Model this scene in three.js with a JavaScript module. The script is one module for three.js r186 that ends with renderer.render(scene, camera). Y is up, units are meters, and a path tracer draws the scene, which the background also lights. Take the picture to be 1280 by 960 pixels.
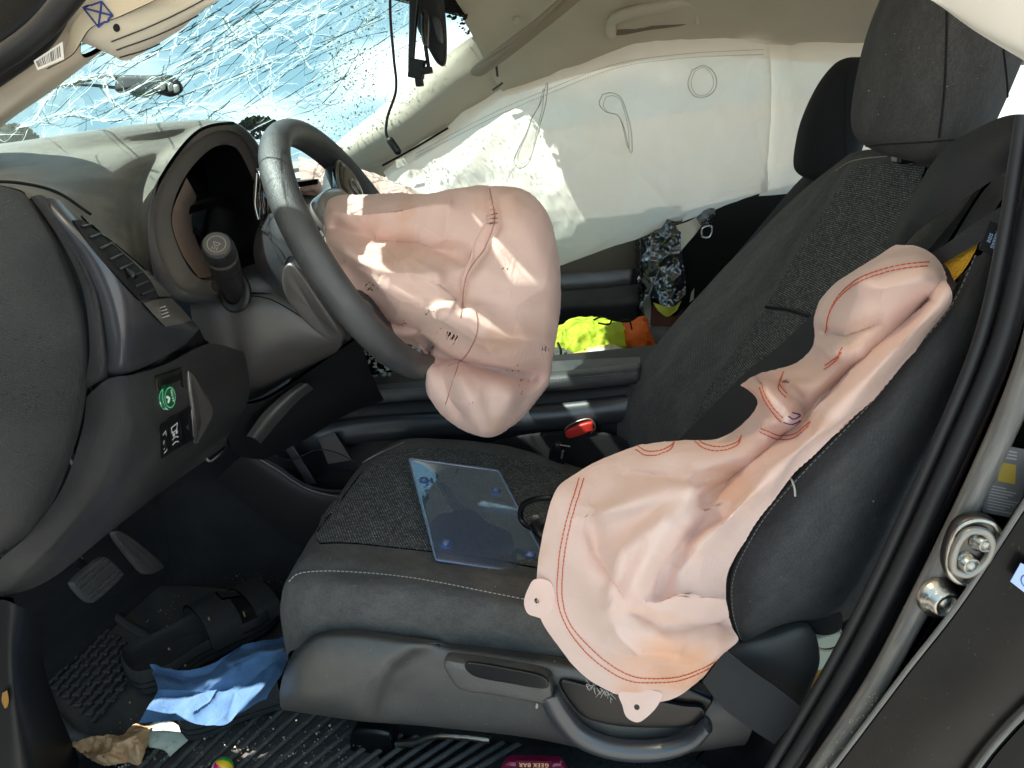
import * as THREE from 'three';
import { mergeGeometries } from 'three/addons/utils/BufferGeometryUtils.js';
import { RoundedBoxGeometry } from 'three/addons/geometries/RoundedBoxGeometry.js';

// ---------------------------------------------------------------- camera, sky, sun, exposure
const scene = new THREE.Scene();
const V = (x, y, z) => new THREE.Vector3(x, y, z);
const CAM = V(0, 1.12, 1.30);
const camera = new THREE.PerspectiveCamera(56.145, 4 / 3, 0.02, 4000);
const rad = THREE.MathUtils.degToRad;
const yaw = rad(14), pitch = rad(19), roll = rad(7);
const FWD = V(-Math.sin(yaw) * Math.cos(pitch), -Math.sin(pitch), -Math.cos(yaw) * Math.cos(pitch));
const R0 = FWD.clone().cross(V(0, 1, 0)).normalize(), U0 = R0.clone().cross(FWD);
const RIGHT = R0.clone().multiplyScalar(Math.cos(roll)).addScaledVector(U0, -Math.sin(roll));
const UP = U0.clone().multiplyScalar(Math.cos(roll)).addScaledVector(R0, Math.sin(roll));
camera.position.copy(CAM); camera.up.copy(UP); camera.lookAt(CAM.clone().add(FWD));
scene.add(camera);

const SUN = V(-0.48, 0.85, 0.21).normalize();
const sun = new THREE.DirectionalLight(new THREE.Color(1.0, 0.95, 0.86), 5);
sun.position.copy(SUN.clone().multiplyScalar(30)); sun.target.position.set(0, 0.8, 0);
sun.castShadow = true; sun.shadow.mapSize.set(2048, 2048);
Object.assign(sun.shadow.camera, { left: -4, right: 4, top: 4, bottom: -4, near: 1, far: 60 });
scene.add(sun, sun.target);

const renderer = new THREE.WebGLRenderer({ antialias: true });
renderer.toneMapping = THREE.LinearToneMapping;
renderer.toneMappingExposure = 3.6;
renderer.shadowMap.enabled = true;

// ---------------------------------------------------------------- noise
function rng(seed) { let s = seed >>> 0; return () => { s = (s + 0x6D2B79F5) | 0; let t = Math.imul(s ^ (s >>> 15), 1 | s); t = (t + Math.imul(t ^ (t >>> 7), 61 | t)) ^ t; return ((t ^ (t >>> 14)) >>> 0) / 4294967296; }; }
function h3(x, y, z) { let n = Math.imul(x, 374761393) + Math.imul(y, 668265263) + Math.imul(z, 2147483647 ^ 0x1234567) | 0; n = Math.imul(n ^ (n >>> 13), 1274126177); return ((n ^ (n >>> 16)) >>> 0) / 4294967296; }
const sm = t => t * t * (3 - 2 * t), mix = (a, b, t) => a + (b - a) * t, clamp = (x, a, b) => Math.min(b, Math.max(a, x));
const sstep = (a, b, x) => sm(clamp((x - a) / (b - a), 0, 1));
function n3(x, y, z) {
  const i = Math.floor(x), j = Math.floor(y), k = Math.floor(z), u = sm(x - i), v = sm(y - j), w = sm(z - k);
  const c = (a, b, d) => h3(i + a, j + b, k + d);
  return mix(mix(mix(c(0, 0, 0), c(1, 0, 0), u), mix(c(0, 1, 0), c(1, 1, 0), u), v), mix(mix(c(0, 0, 1), c(1, 0, 1), u), mix(c(0, 1, 1), c(1, 1, 1), u), v), w) * 2 - 1;
}
const fbm = (x, y, z, o = 4) => { let s = 0, a = .5; for (let i = 0; i < o; i++) { s += a * n3(x, y, z); x *= 2.03; y *= 2.03; z *= 2.03; a *= .5; } return s; };
function tn(x, y, P, s = 0) { // value noise that repeats every P cells
  const i = Math.floor(x), j = Math.floor(y), u = sm(x - i), v = sm(y - j), m = a => ((a % P) + P) % P, c = (a, b) => h3(m(i + a), m(j + b), s);
  return mix(mix(c(0, 0), c(1, 0), u), mix(c(0, 1), c(1, 1), u), v);
}
const tfbm = (x, y, P, s, o = 4) => { let t = 0, a = .5; for (let i = 0; i < o; i++) { t += a * tn(x, y, P, s + i); x *= 2; y *= 2; P *= 2; a *= .5; } return t; };
function worley(x, y, P, s = 0) {
  const i = Math.floor(x), j = Math.floor(y); let a = 9, b = 9; const m = q => ((q % P) + P) % P;
  for (let p = -1; p < 2; p++) for (let q = -1; q < 2; q++) { const X = i + p + h3(m(i + p), m(j + q), s), Y = j + q + h3(m(i + p), m(j + q), s + 7), d = Math.hypot(X - x, Y - y); if (d < a) { b = a; a = d; } else if (d < b) b = d; }
  return [a, b];
}

// ---------------------------------------------------------------- sky (air and clouds only)
{
  const W = 512, H = 256, d = new Float32Array(W * H * 4);
  for (let j = 0; j < H; j++) for (let i = 0; i < W; i++) {
    const el = (j + .5) / H * Math.PI - Math.PI / 2, az = (i + .5) / W * Math.PI * 2, up = Math.sin(el);
    const x = Math.cos(az) * Math.cos(el), z = Math.sin(az) * Math.cos(el), e = Math.max(up, 0);
    let c = [mix(.25, .19, Math.pow(e, .5)), mix(.40, .33, Math.pow(e, .5)), mix(.46, .46, Math.pow(e, .5))];
    if (up > -0.02) {
      const k = 1 / (e + .25), cl = fbm(x * k * 1.5 + 11.4, z * k * 1.5 + 2.7, 2, 6) + .06, t = sstep(.2, .60, cl) * .75;
      c = c.map((v, n) => mix(v, [1.5, 1.48, 1.44][n], t));
    } else c = [.32, .31, .29];
    const o = (j * W + i) * 4; d[o] = c[0] * 1.0; d[o + 1] = c[1] * 1.0; d[o + 2] = c[2] * 1.0; d[o + 3] = 1;
  }
  const t = new THREE.DataTexture(d, W, H, THREE.RGBAFormat, THREE.FloatType);
  t.mapping = THREE.EquirectangularReflectionMapping; t.magFilter = t.minFilter = THREE.LinearFilter; t.needsUpdate = true;
  scene.background = t; scene.environment = t;
}

// ---------------------------------------------------------------- from a spot of the photograph to a place in the car
const F = 900;
function ray(px, py) { return FWD.clone().addScaledVector(RIGHT, (px - 640) / F).addScaledVector(UP, (480 - py) / F); }
function onAxis(px, py, ax, v) { const d = ray(px, py); return CAM.clone().addScaledVector(d, (v - CAM.getComponent(ax)) / d.getComponent(ax)); }
const q = (px, py, z) => onAxis(px, py, 2, z), qx = (px, py, x) => onAxis(px, py, 0, x), qy = (px, py, y) => onAxis(px, py, 1, y);
const qs = (list, z) => list.map(a => q(a[0], a[1], a[2] ?? z));
function toPx(p) { const v = p.clone().sub(CAM), d = v.dot(FWD); return [640 + F * v.dot(RIGHT) / d, 480 - F * v.dot(UP) / d]; }

// ---------------------------------------------------------------- things, parts
const taken = {};
function numbered(n) { const k = taken[n] = (taken[n] ?? -1) + 1; return k ? `${n}_${String(k).padStart(3, '0')}` : n; }
function tag(o, label, category, group) { o.userData.label = label; o.userData.category = category; if (group) o.userData.group = group; return o; }
function thing(name, label, category, group) { const g = new THREE.Group(); g.name = numbered(name); scene.add(g); return tag(g, label, category, group); }
function M(name, geo, mat, parent) {
  const m = new THREE.Mesh(Array.isArray(geo) ? mergeGeometries(geo.map(flat)) : geo, mat);
  m.name = parent ? name : numbered(name); m.castShadow = m.receiveShadow = true; (parent || scene).add(m); m.updateMatrixWorld(); return m;
}
function solo(name, geo, mat, label, category, group) { return tag(M(name, geo, mat), label, category, group); }
function struct(name, geo, mat) { const m = M(name, geo, mat); m.userData.kind = 'structure'; return m; }
const stuff = m => { m.userData.kind = 'stuff'; return m; };
const lab = (m, l) => { m.userData.label = l; return m; };
function flat(g) { let r = g.index ? g.toNonIndexed() : g; const o = new THREE.BufferGeometry(); for (const k of ['position', 'normal', 'uv']) o.setAttribute(k, r.attributes[k] || new THREE.BufferAttribute(new Float32Array(r.attributes.position.count * 2), 2)); return o; }

// ---------------------------------------------------------------- surfaces
function cr(a, b, c, d, t) { const t2 = t * t, t3 = t2 * t; const f = k => .5 * (2 * b[k] + (c[k] - a[k]) * t + (2 * a[k] - 5 * b[k] + 4 * c[k] - d[k]) * t2 + (3 * b[k] - a[k] - 3 * c[k] + d[k]) * t3); return V(f('x'), f('y'), f('z')); }
function along(pts, t, closed) {
  const n = pts.length, s = closed ? t * n : t * (n - 1), i = Math.min(Math.floor(s), closed ? n - 1 : n - 2), f = s - i;
  const g = k => closed ? pts[((k % n) + n) % n] : k < 0 ? pts[0].clone().multiplyScalar(2).sub(pts[1]) : k >= n ? pts[n - 1].clone().multiplyScalar(2).sub(pts[n - 2]) : pts[k];
  return cr(g(i - 1), g(i), g(i + 1), g(i + 2), f);
}
function sampled(pts, n, closed) { // evenly spaced along the curve
  const d = [], L = [0]; const N = n * 8; for (let i = 0; i <= N; i++) { d.push(along(pts, i / N, closed)); if (i) L.push(L[i - 1] + d[i].distanceTo(d[i - 1])); }
  const out = []; let j = 0; const m = closed ? n : n - 1;
  for (let i = 0; i < n; i++) { const s = L[N] * i / m; while (j < N - 1 && L[j + 1] < s) j++; out.push(d[j].clone().lerp(d[j + 1], clamp((s - L[j]) / (L[j + 1] - L[j] || 1), 0, 1))); }
  return out;
}
// a raw surface: {p: points, f: faces, uv, rim: boundary loops}
function grid(rows, nu, nv, closedV = false) {
  const across = rows.map(r => Array.from({ length: nv + 1 }, (_, j) => along(r, j / nv, closedV)));
  const p = [], uv = [], f = []; let Lv = 0, Lu = 0;
  const mid = across[Math.floor(across.length / 2)]; for (let j = 1; j <= nv; j++) Lv += mid[j].distanceTo(mid[j - 1]);
  for (let i = 1; i < across.length; i++) Lu += across[i][nv >> 1].distanceTo(across[i - 1][nv >> 1]);
  const cols = Array.from({ length: nv + 1 }, (_, j) => across.map(r => r[j]));
  for (let i = 0; i <= nu; i++) for (let j = 0; j <= nv; j++) { p.push(along(cols[j], i / nu)); uv.push([j / nv * Lv, i / nu * Lu]); }
  const w = nv + 1;
  for (let i = 0; i < nu; i++) for (let j = 0; j < nv; j++) { const a = i * w + j, b = a + 1, c = a + w, d = c + 1; if ((i + j) & 1) f.push([a, c, b], [b, c, d]); else f.push([a, c, d], [a, d, b]); }
  const rim = []; if (!closedV) { for (let j = 0; j < nv; j++) rim.push(j); for (let i = 0; i < nu; i++) rim.push(i * w + nv); for (let j = nv; j > 0; j--) rim.push(nu * w + j); for (let i = nu; i > 0; i--) rim.push(i * w); }
  return { p, f, uv, rims: closedV ? [] : [rim] };
}
function normals(s) {
  const n = s.p.map(() => V(0, 0, 0)), e1 = V(), e2 = V();
  for (const [a, b, c] of s.f) { e1.subVectors(s.p[b], s.p[a]); e2.subVectors(s.p[c], s.p[a]); e1.cross(e2); n[a].add(e1); n[b].add(e1); n[c].add(e1); }
  n.forEach(v => v.normalize()); return n;
}
function faceCamera(s) { const n = normals(s); let t = 0; s.p.forEach((p, i) => t += n[i].dot(CAM.clone().sub(p))); if (t < 0) s.f = s.f.map(([a, b, c]) => [a, c, b]); return s; }
function geo(s, thick = 0) {
  const n = normals(s), N = s.p.length, pos = [], nor = [], uv = [], idx = [];
  const put = (p, m, t) => { pos.push(p.x, p.y, p.z); nor.push(m.x, m.y, m.z); uv.push(t[0], t[1]); return pos.length / 3 - 1; };
  s.p.forEach((p, i) => put(p, n[i], s.uv[i])); for (const f of s.f) idx.push(...f);
  if (thick) {
    const back = s.p.map((p, i) => p.clone().addScaledVector(n[i], -thick));
    back.forEach((p, i) => put(p, n[i].clone().negate(), s.uv[i])); for (const f of s.f) idx.push(f[0] + N, f[2] + N, f[1] + N);
    for (const rim of s.rims) for (let k = 0; k < rim.length; k++) {
      const a = rim[k], b = rim[(k + 1) % rim.length], m = V().subVectors(s.p[b], s.p[a]).cross(n[a]).normalize();
      const mid = s.p[a]; if (s.c && m.dot(V().subVectors(mid, s.c)) < 0) m.negate();
      const A = put(s.p[a], m, s.uv[a]), B = put(s.p[b], m, s.uv[b]), C = put(back[a], m, s.uv[a]), D = put(back[b], m, s.uv[b]); idx.push(A, B, C, B, D, C);
    }
  }
  const g = new THREE.BufferGeometry(); g.setAttribute('position', new THREE.Float32BufferAttribute(pos, 3)); g.setAttribute('normal', new THREE.Float32BufferAttribute(nor, 3)); g.setAttribute('uv', new THREE.Float32BufferAttribute(uv, 2)); g.setIndex(idx); return g;
}
const Q3 = rows => rows.map(r => r.map(a => a.isVector3 ? a : q(a[0], a[1], a[2])));
function sheet(rows, nu, nv, thick = .003, after) { const s = faceCamera(grid(Q3(rows), nu, nv)); if (after) after(s); return geo(s, thick); }
function loft(rings, nu, nv, caps = true) { // closed rings, capped
  const s = grid(rings, nu, nv, true), w = nv + 1;
  if (caps) for (const i of [0, nu]) { const c = V(0, 0, 0); for (let j = 0; j < nv; j++) c.addScaledVector(s.p[i * w + j], 1 / nv); s.p.push(c); s.uv.push([0, 0]); for (let j = 0; j < nv; j++) { const a = i * w + j, b = a + 1, k = s.p.length - 1; s.f.push(i ? [a, k, b] : [a, b, k]); } }
  const n = normals(s); for (let i = 0; i <= nu; i++) { const a = i * w, b = i * w + nv, m = n[a].clone().add(n[b]).normalize(); n[a] = m; n[b] = m.clone(); }
  const c = V(0, 0, 0); s.p.forEach(p => c.addScaledVector(p, 1 / s.p.length)); let t = 0; s.p.forEach((p, i) => t += n[i].dot(p.clone().sub(c)));
  if (t < 0) { s.f = s.f.map(([a, b, d]) => [a, d, b]); n.forEach(v => v.negate()); }
  const g = new THREE.BufferGeometry(); g.setAttribute('position', new THREE.Float32BufferAttribute(s.p.flatMap(p => p.toArray()), 3)); g.setAttribute('normal', new THREE.Float32BufferAttribute(n.flatMap(p => p.toArray()), 3)); g.setAttribute('uv', new THREE.Float32BufferAttribute(s.uv.flat(), 2)); g.setIndex(s.f.flat()); return g;
}
// a body from its outline: rings shrink to the centre while the height follows a rounded profile on both sides
function pillow(outline, o = {}) {
  const { front = .01, back = .01, seg = 96, rings = 14, k = 2.5, dir, after, center, raw } = o, pts = sampled(outline, seg, true), c = center || V(0, 0, 0); if (!center) pts.forEach(p => c.addScaledVector(p, 1 / seg));
  let n = dir; if (!n) { n = V(0, 0, 0); for (let i = 0; i < seg; i++) n.add(V().crossVectors(pts[i].clone().sub(c), pts[(i + 1) % seg].clone().sub(c))); n.normalize(); if (n.dot(CAM.clone().sub(c)) < 0) n.negate(); }
  const s = { p: [], f: [], uv: [], rims: [], px: [] }, ax = V(0, 1, 0).cross(n).normalize(); if (ax.lengthSq() < .1) ax.set(1, 0, 0); const ay = n.clone().cross(ax);
  const add = (p) => { s.p.push(p); const d = p.clone().sub(c); s.uv.push([d.dot(ax), d.dot(ay)]); return s.p.length - 1; };
  const side = (h, sign) => {
    const start = s.p.length;
    for (let r = sign > 0 ? 0 : 1; r < rings; r++) { const t = Math.sin((r / rings) * Math.PI / 2), sc = 1 - Math.pow(r / rings, 1.6) , z = h * Math.pow(Math.max(0, 1 - Math.pow(sc, k)), 1 / k); for (let i = 0; i < seg; i++) add(c.clone().lerp(pts[i], sc).addScaledVector(n, sign * z)); }
    const tip = add(c.clone().addScaledVector(n, sign * h));
    const row = r => sign > 0 ? start + r * seg : r === 0 ? 0 : start + (r - 1) * seg, tri = (a, b, d) => s.f.push(sign > 0 ? [a, b, d] : [a, d, b]);
    for (let r = 0; r < rings - 1; r++) for (let i = 0; i < seg; i++) { const a = row(r) + i, b = row(r) + (i + 1) % seg, d = row(r + 1) + i, e = row(r + 1) + (i + 1) % seg; if ((r + i) & 1) { tri(a, b, d); tri(b, e, d); } else { tri(a, b, e); tri(a, e, d); } }
    for (let i = 0; i < seg; i++) tri(row(rings - 1) + i, row(rings - 1) + (i + 1) % seg, tip);
  };
  side(front, 1); side(back, -1);
  const nn = normals(s); let t = 0; s.p.forEach((p, i) => t += nn[i].dot(p.clone().sub(c))); if (t < 0) s.f = s.f.map(([a, b, d]) => [a, d, b]);
  if (after) after(s);
  return raw ? s : geo(s);
}
const tube = (pts, r, o = {}) => new THREE.TubeGeometry(new THREE.CatmullRomCurve3(pts, !!o.closed, 'centripetal'), o.n || Math.max(8, pts.length * 8), r, o.m || 8, !!o.closed);
function capsule(a, b, r, m = 10) { const d = b.clone().sub(a), g = new THREE.CapsuleGeometry(r, d.length(), 4, m); g.applyQuaternion(new THREE.Quaternion().setFromUnitVectors(V(0, 1, 0), d.normalize())); g.translate(...a.clone().add(b).multiplyScalar(.5).toArray()); return g; }
function cyl(a, b, r0, r1 = r0, m = 24) { const d = b.clone().sub(a), g = new THREE.CylinderGeometry(r1, r0, d.length(), m, 1); g.applyQuaternion(new THREE.Quaternion().setFromUnitVectors(V(0, 1, 0), d.normalize())); g.translate(...a.clone().add(b).multiplyScalar(.5).toArray()); return g; }
function turned(profile, a, dir, m = 32) { const g = new THREE.LatheGeometry(profile.map(p => new THREE.Vector2(p[0], p[1])), m); g.applyQuaternion(new THREE.Quaternion().setFromUnitVectors(V(0, 1, 0), dir.clone().normalize())); g.translate(a.x, a.y, a.z); return g; }
function box(w, h, d, r, at, qt) { const g = new RoundedBoxGeometry(w, h, d, 3, r); if (qt) g.applyQuaternion(qt); g.translate(at.x, at.y, at.z); return g; }
function frame(x, y) { const X = x.clone().normalize(), Z = X.clone().cross(y).normalize(), Y = Z.clone().cross(X); return new THREE.Quaternion().setFromRotationMatrix(new THREE.Matrix4().makeBasis(X, Y, Z)); }
// flat strap along a path: width direction given
function strap(pts, wdirs, width, thick, n = 40) {
  const c = sampled(pts, n), rows = [[], []]; for (let i = 0; i < n; i++) { const t = i / (n - 1), d = along(wdirs, t).normalize(), w = typeof width === 'function' ? width(t) : width; rows[0].push(c[i].clone().addScaledVector(d, w / 2)); rows[1].push(c[i].clone().addScaledVector(d, -w / 2)); }
  const s = faceCamera(grid([rows[0], rows[0].map((p, i) => p.clone().lerp(rows[1][i], .5)), rows[1]], 6, n)); return geo(s, thick);
}

// folds: ridges and valleys where the photograph shows them, pushed along the line of sight while the cloth is laid out
function fold(s, folds) {
  for (let i = 0; i < s.p.length; i++) {
    const [x, y] = toPx(s.p[i]); let d = 0;
    for (const f of folds) {
      let best = 1e9, side = 0; for (let k = 1; k < f.pts.length; k++) { const [ax, ay] = f.pts[k - 1], [bx, by] = f.pts[k], ex = bx - ax, ey = by - ay, L2 = ex * ex + ey * ey, t = clamp(((x - ax) * ex + (y - ay) * ey) / L2, 0, 1), dx = x - ax - t * ex, dy = y - ay - t * ey, D = Math.hypot(dx, dy); if (D < best) { best = D; side = Math.sign(ex * dy - ey * dx); } }
      const w = f.w, e = best / w; if (f.step) d += f.a * Math.tanh(side * e) * Math.exp(-e / 4); else d += f.a * (f.round ? Math.exp(-e * e) : Math.exp(-Math.sqrt(e * e + .03) + .17));
    }
    s.p[i].addScaledVector(CAM.clone().sub(s.p[i]).normalize(), d);
  }
}
// sharp creases: flat facets that meet along ridges, as in cloth that was packed tight
function facets(s, cell, amp, seed = 1, mask) {
  const n = normals(s), out = s.p.map(p => {
    const x = p.x / cell + seed * 17.3, y = p.y / cell, z = p.z / cell, i = Math.floor(x), j = Math.floor(y), k = Math.floor(z); let m = 9;
    for (let a = -1; a < 2; a++) for (let b = -1; b < 2; b++) for (let c = -1; c < 2; c++) { const A = i + a, B = j + b, C = k + c, r0 = h3(A, B, C), r1 = h3(A + 91, B, C), r2 = h3(A, B + 57, C), r3 = h3(A, B, C + 33), dx = x - A - r0, dy = y - B - r1, dz = z - C - r2; const d = Math.sqrt(dx * dx + dy * dy + dz * dz) * (.7 + .6 * r3) + .25 * ((r1 - .5) * dx + (r2 - .5) * dy); if (d < m) m = d; }
    return (m - .5) * amp * (mask ? mask(p) : 1);
  });
  s.p.forEach((p, i) => p.addScaledVector(n[i], out[i]));
}
// lets a cloth buckle: every thread is a little too long for its place
function crumple(s, { grow = 1.03, iters = 70, smooth = .12, anchor = .03, amp = .002, freq = 30, seed = 1, hold } = {}) {
  const N = s.p.length, X = new Float32Array(N * 3), n = normals(s), E = new Map();
  s.p.forEach((p, i) => { const a = amp * fbm(p.x * freq + seed * 7, p.y * freq, p.z * freq + seed, 3); X[3 * i] = p.x + n[i].x * a; X[3 * i + 1] = p.y + n[i].y * a; X[3 * i + 2] = p.z + n[i].z * a; });
  for (const [a, b, c] of s.f) for (const [i, j] of [[a, b], [b, c], [c, a]]) { const k = i < j ? i * N + j : j * N + i; if (!E.has(k)) E.set(k, 1); }
  const ei = [], ej = [], el = []; for (const k of E.keys()) { const i = Math.floor(k / N), j = k % N; ei.push(i); ej.push(j); el.push(s.p[i].distanceTo(s.p[j]) * (typeof grow === 'function' ? grow(s.p[i]) : grow)); }
  const acc = new Float32Array(N * 3), deg = new Float32Array(N), ho = s.p.map(p => hold ? hold(p) : 0);
  for (let it = 0; it < iters; it++) {
    for (let e = 0; e < ei.length; e++) { const i = ei[e] * 3, j = ej[e] * 3, dx = X[j] - X[i], dy = X[j + 1] - X[i + 1], dz = X[j + 2] - X[i + 2], L = Math.hypot(dx, dy, dz) || 1e-9, k = .5 * (L - el[e]) / L; X[i] += dx * k; X[i + 1] += dy * k; X[i + 2] += dz * k; X[j] -= dx * k; X[j + 1] -= dy * k; X[j + 2] -= dz * k; }
    acc.fill(0); deg.fill(0);
    for (let e = 0; e < ei.length; e++) { const i = ei[e], j = ej[e]; for (let c = 0; c < 3; c++) { acc[3 * i + c] += X[3 * j + c]; acc[3 * j + c] += X[3 * i + c]; } deg[i]++; deg[j]++; }
    for (let i = 0; i < N; i++) { const p = s.p[i], an = Math.max(anchor, ho[i]), k = deg[i] ? smooth : 0; for (let c = 0; c < 3; c++) { let x = X[3 * i + c]; if (k) x += (acc[3 * i + c] / deg[i] - x) * k; X[3 * i + c] = x + ((c ? c === 1 ? p.y : p.z : p.x) - x) * an; } }
  }
  for (let i = 0; i < N; i++) s.p[i].set(X[3 * i], X[3 * i + 1], X[3 * i + 2]);
}
// where the line of sight through a spot meets a surface already built
const caster = new THREE.Raycaster();
function hit(mesh, px, py, off = .001) {
  const d = ray(px, py).normalize(); caster.set(CAM, d); const h = (Array.isArray(mesh) ? caster.intersectObjects(mesh, false) : caster.intersectObject(mesh, false))[0]; if (!h) return null;
  const n = h.face.normal.clone(); if (n.dot(d) > 0) n.negate(); return { p: h.point.clone().addScaledVector(n, off), n };
}
function traced(mesh, pts, off, n = 40) { // a line laid on a surface
  const out = []; const c = sampled(pts.map(a => V(a[0], a[1], 0)), n); for (const a of c) { const h = hit(mesh, a.x, a.y, off); if (h) out.push(h.p); } return out;
}
function stitches(line, len = .0035, gap = .0015, r = .0005) { // a row of thread stitches
  if (line.length < 2) return []; let L = 0; for (let i = 1; i < line.length; i++) L += line[i].distanceTo(line[i - 1]);
  const n = Math.max(2, Math.round(L / (len + gap))), p = sampled(line, n + 1), out = []; const f = len / (len + gap);
  for (let i = 0; i < n; i++) { const b = p[i].clone().lerp(p[i + 1], f); if (p[i].distanceTo(b) > 1e-5) out.push(cyl(p[i], b, r, r, 5)); } return out;
}
function hitIn(mesh, px, py, off, cx, cy) { for (let k = 0; k < 30; k++) { const h = hit(mesh, px + (cx - px) * k * .02, py + (cy - py) * k * .02, off); if (h) return h; } return null; }
const seam = (mesh, pts, r, off = 0, n = 40) => { const l = traced(mesh, pts, off, n); return l.length > 2 ? tube(l, r, { n: l.length * 2, m: 6 }) : null; };

// ---------------------------------------------------------------- what surfaces are made of
function dtex(size, fn, rep, srgb = false) {
  const d = new Uint8Array(size * size * 4); for (let j = 0; j < size; j++) for (let i = 0; i < size; i++) { const c = fn(i / size, j / size), o = (j * size + i) * 4; const g = Array.isArray(c) ? c : [c, c, c]; d[o] = clamp(g[0], 0, 1) * 255; d[o + 1] = clamp(g[1], 0, 1) * 255; d[o + 2] = clamp(g[2], 0, 1) * 255; d[o + 3] = 255; }
  const t = new THREE.DataTexture(d, size, size); t.wrapS = t.wrapT = THREE.RepeatWrapping; t.magFilter = THREE.LinearFilter; t.minFilter = THREE.LinearMipmapLinearFilter; t.generateMipmaps = true; t.repeat.set(1 / rep, 1 / rep); if (srgb) t.colorSpace = THREE.SRGBColorSpace; t.needsUpdate = true; return t;
}
function ctex(w, h, draw) { const c = document.createElement('canvas'); c.width = w; c.height = h; draw(c.getContext('2d'), w, h); const t = new THREE.CanvasTexture(c); t.colorSpace = THREE.SRGBColorSpace; return t; }
const T = {
  grain: dtex(512, (u, v) => { const [a, b] = worley(u * 40, v * 40, 40, 3); return sstep(0, .45, b - a) * .8 + .2 * tfbm(u * 8, v * 8, 8, 4, 4); }, .055),
  twill: dtex(512, (u, v) => { const n = 40, x = u * n, y = v * n, t = ((x + y) % 2 + 2) % 2, s = Math.abs(Math.sin(Math.PI * t)) * (.6 + .4 * Math.abs(Math.sin(Math.PI * (x - y) * .5))); return s * (.75 + .25 * tn(x, y, n, 2)); }, .11),
  twillColor: dtex(512, (u, v) => { const n = 40, x = u * n, y = v * n, t = ((x + y) % 2 + 2) % 2, s = Math.abs(Math.sin(Math.PI * t)), d = tfbm(u * 6, v * 6, 6, 9, 5), k = .25 + .14 * s + .07 * (tn(x * 2, y * 2, 80, 3) - .5) + .10 * (d - .5); return [k, k * .99, k * .985]; }, .11, true),
  knit: dtex(512, (u, v) => { const x = u * 27, y = v * 36, r = Math.floor(y), o = (r & 1) * .5, fx = ((x + o) % 1 + 1) % 1 - .5, fy = y - r - .5; return clamp(1 - (fx * fx * 4 + fy * fy * 5), 0, 1); }, .11),
  knitColor: dtex(512, (u, v) => { const x = u * 27, y = v * 36, r = Math.floor(y), o = (r & 1) * .5, fx = ((x + o) % 1 + 1) % 1 - .5, fy = y - r - .5, s = clamp(1 - (fx * fx * 4 + fy * fy * 5), 0, 1), d = tfbm(u * 6, v * 6, 6, 19, 5), k = .15 + .38 * s * (.6 + .8 * h3(Math.floor(x + o), r, 5)) + .09 * (d - .5); return [k, k, k * .99]; }, .11, true),
  cloth: dtex(256, (u, v) => { const n = 64; return .5 + .25 * Math.sin(u * n * Math.PI * 2) + .25 * Math.sin(v * n * Math.PI * 2); }, .03),
  smudge: dtex(512, (u, v) => tfbm(u * 5, v * 5, 5, 31, 6), .25),
  fine: dtex(512, (u, v) => tfbm(u * 60, v * 60, 60, 41, 4), .12),
};
function mapped(t, rep) { const c = t.clone(); c.repeat.set(1 / rep, 1 / rep); c.needsUpdate = true; return c; }
function dusty(base, dust, amount, size, rep, seed, specks = .5) { // a colour with dust lying on it
  return dtex(size, (u, v) => { const f = tfbm(u * 5, v * 5, 5, seed, 6), s = tn(u * 170, v * 170, 170, seed + 3), t = clamp(amount * (sstep(.3, .75, f)) + specks * sstep(.93, .99, s), 0, 1); return base.map((b, i) => mix(b, dust[i], t)); }, rep, true);
}
const std = o => new THREE.MeshStandardMaterial(o), phys = o => new THREE.MeshPhysicalMaterial(o);
const hex = h => new THREE.Color(h);
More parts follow.
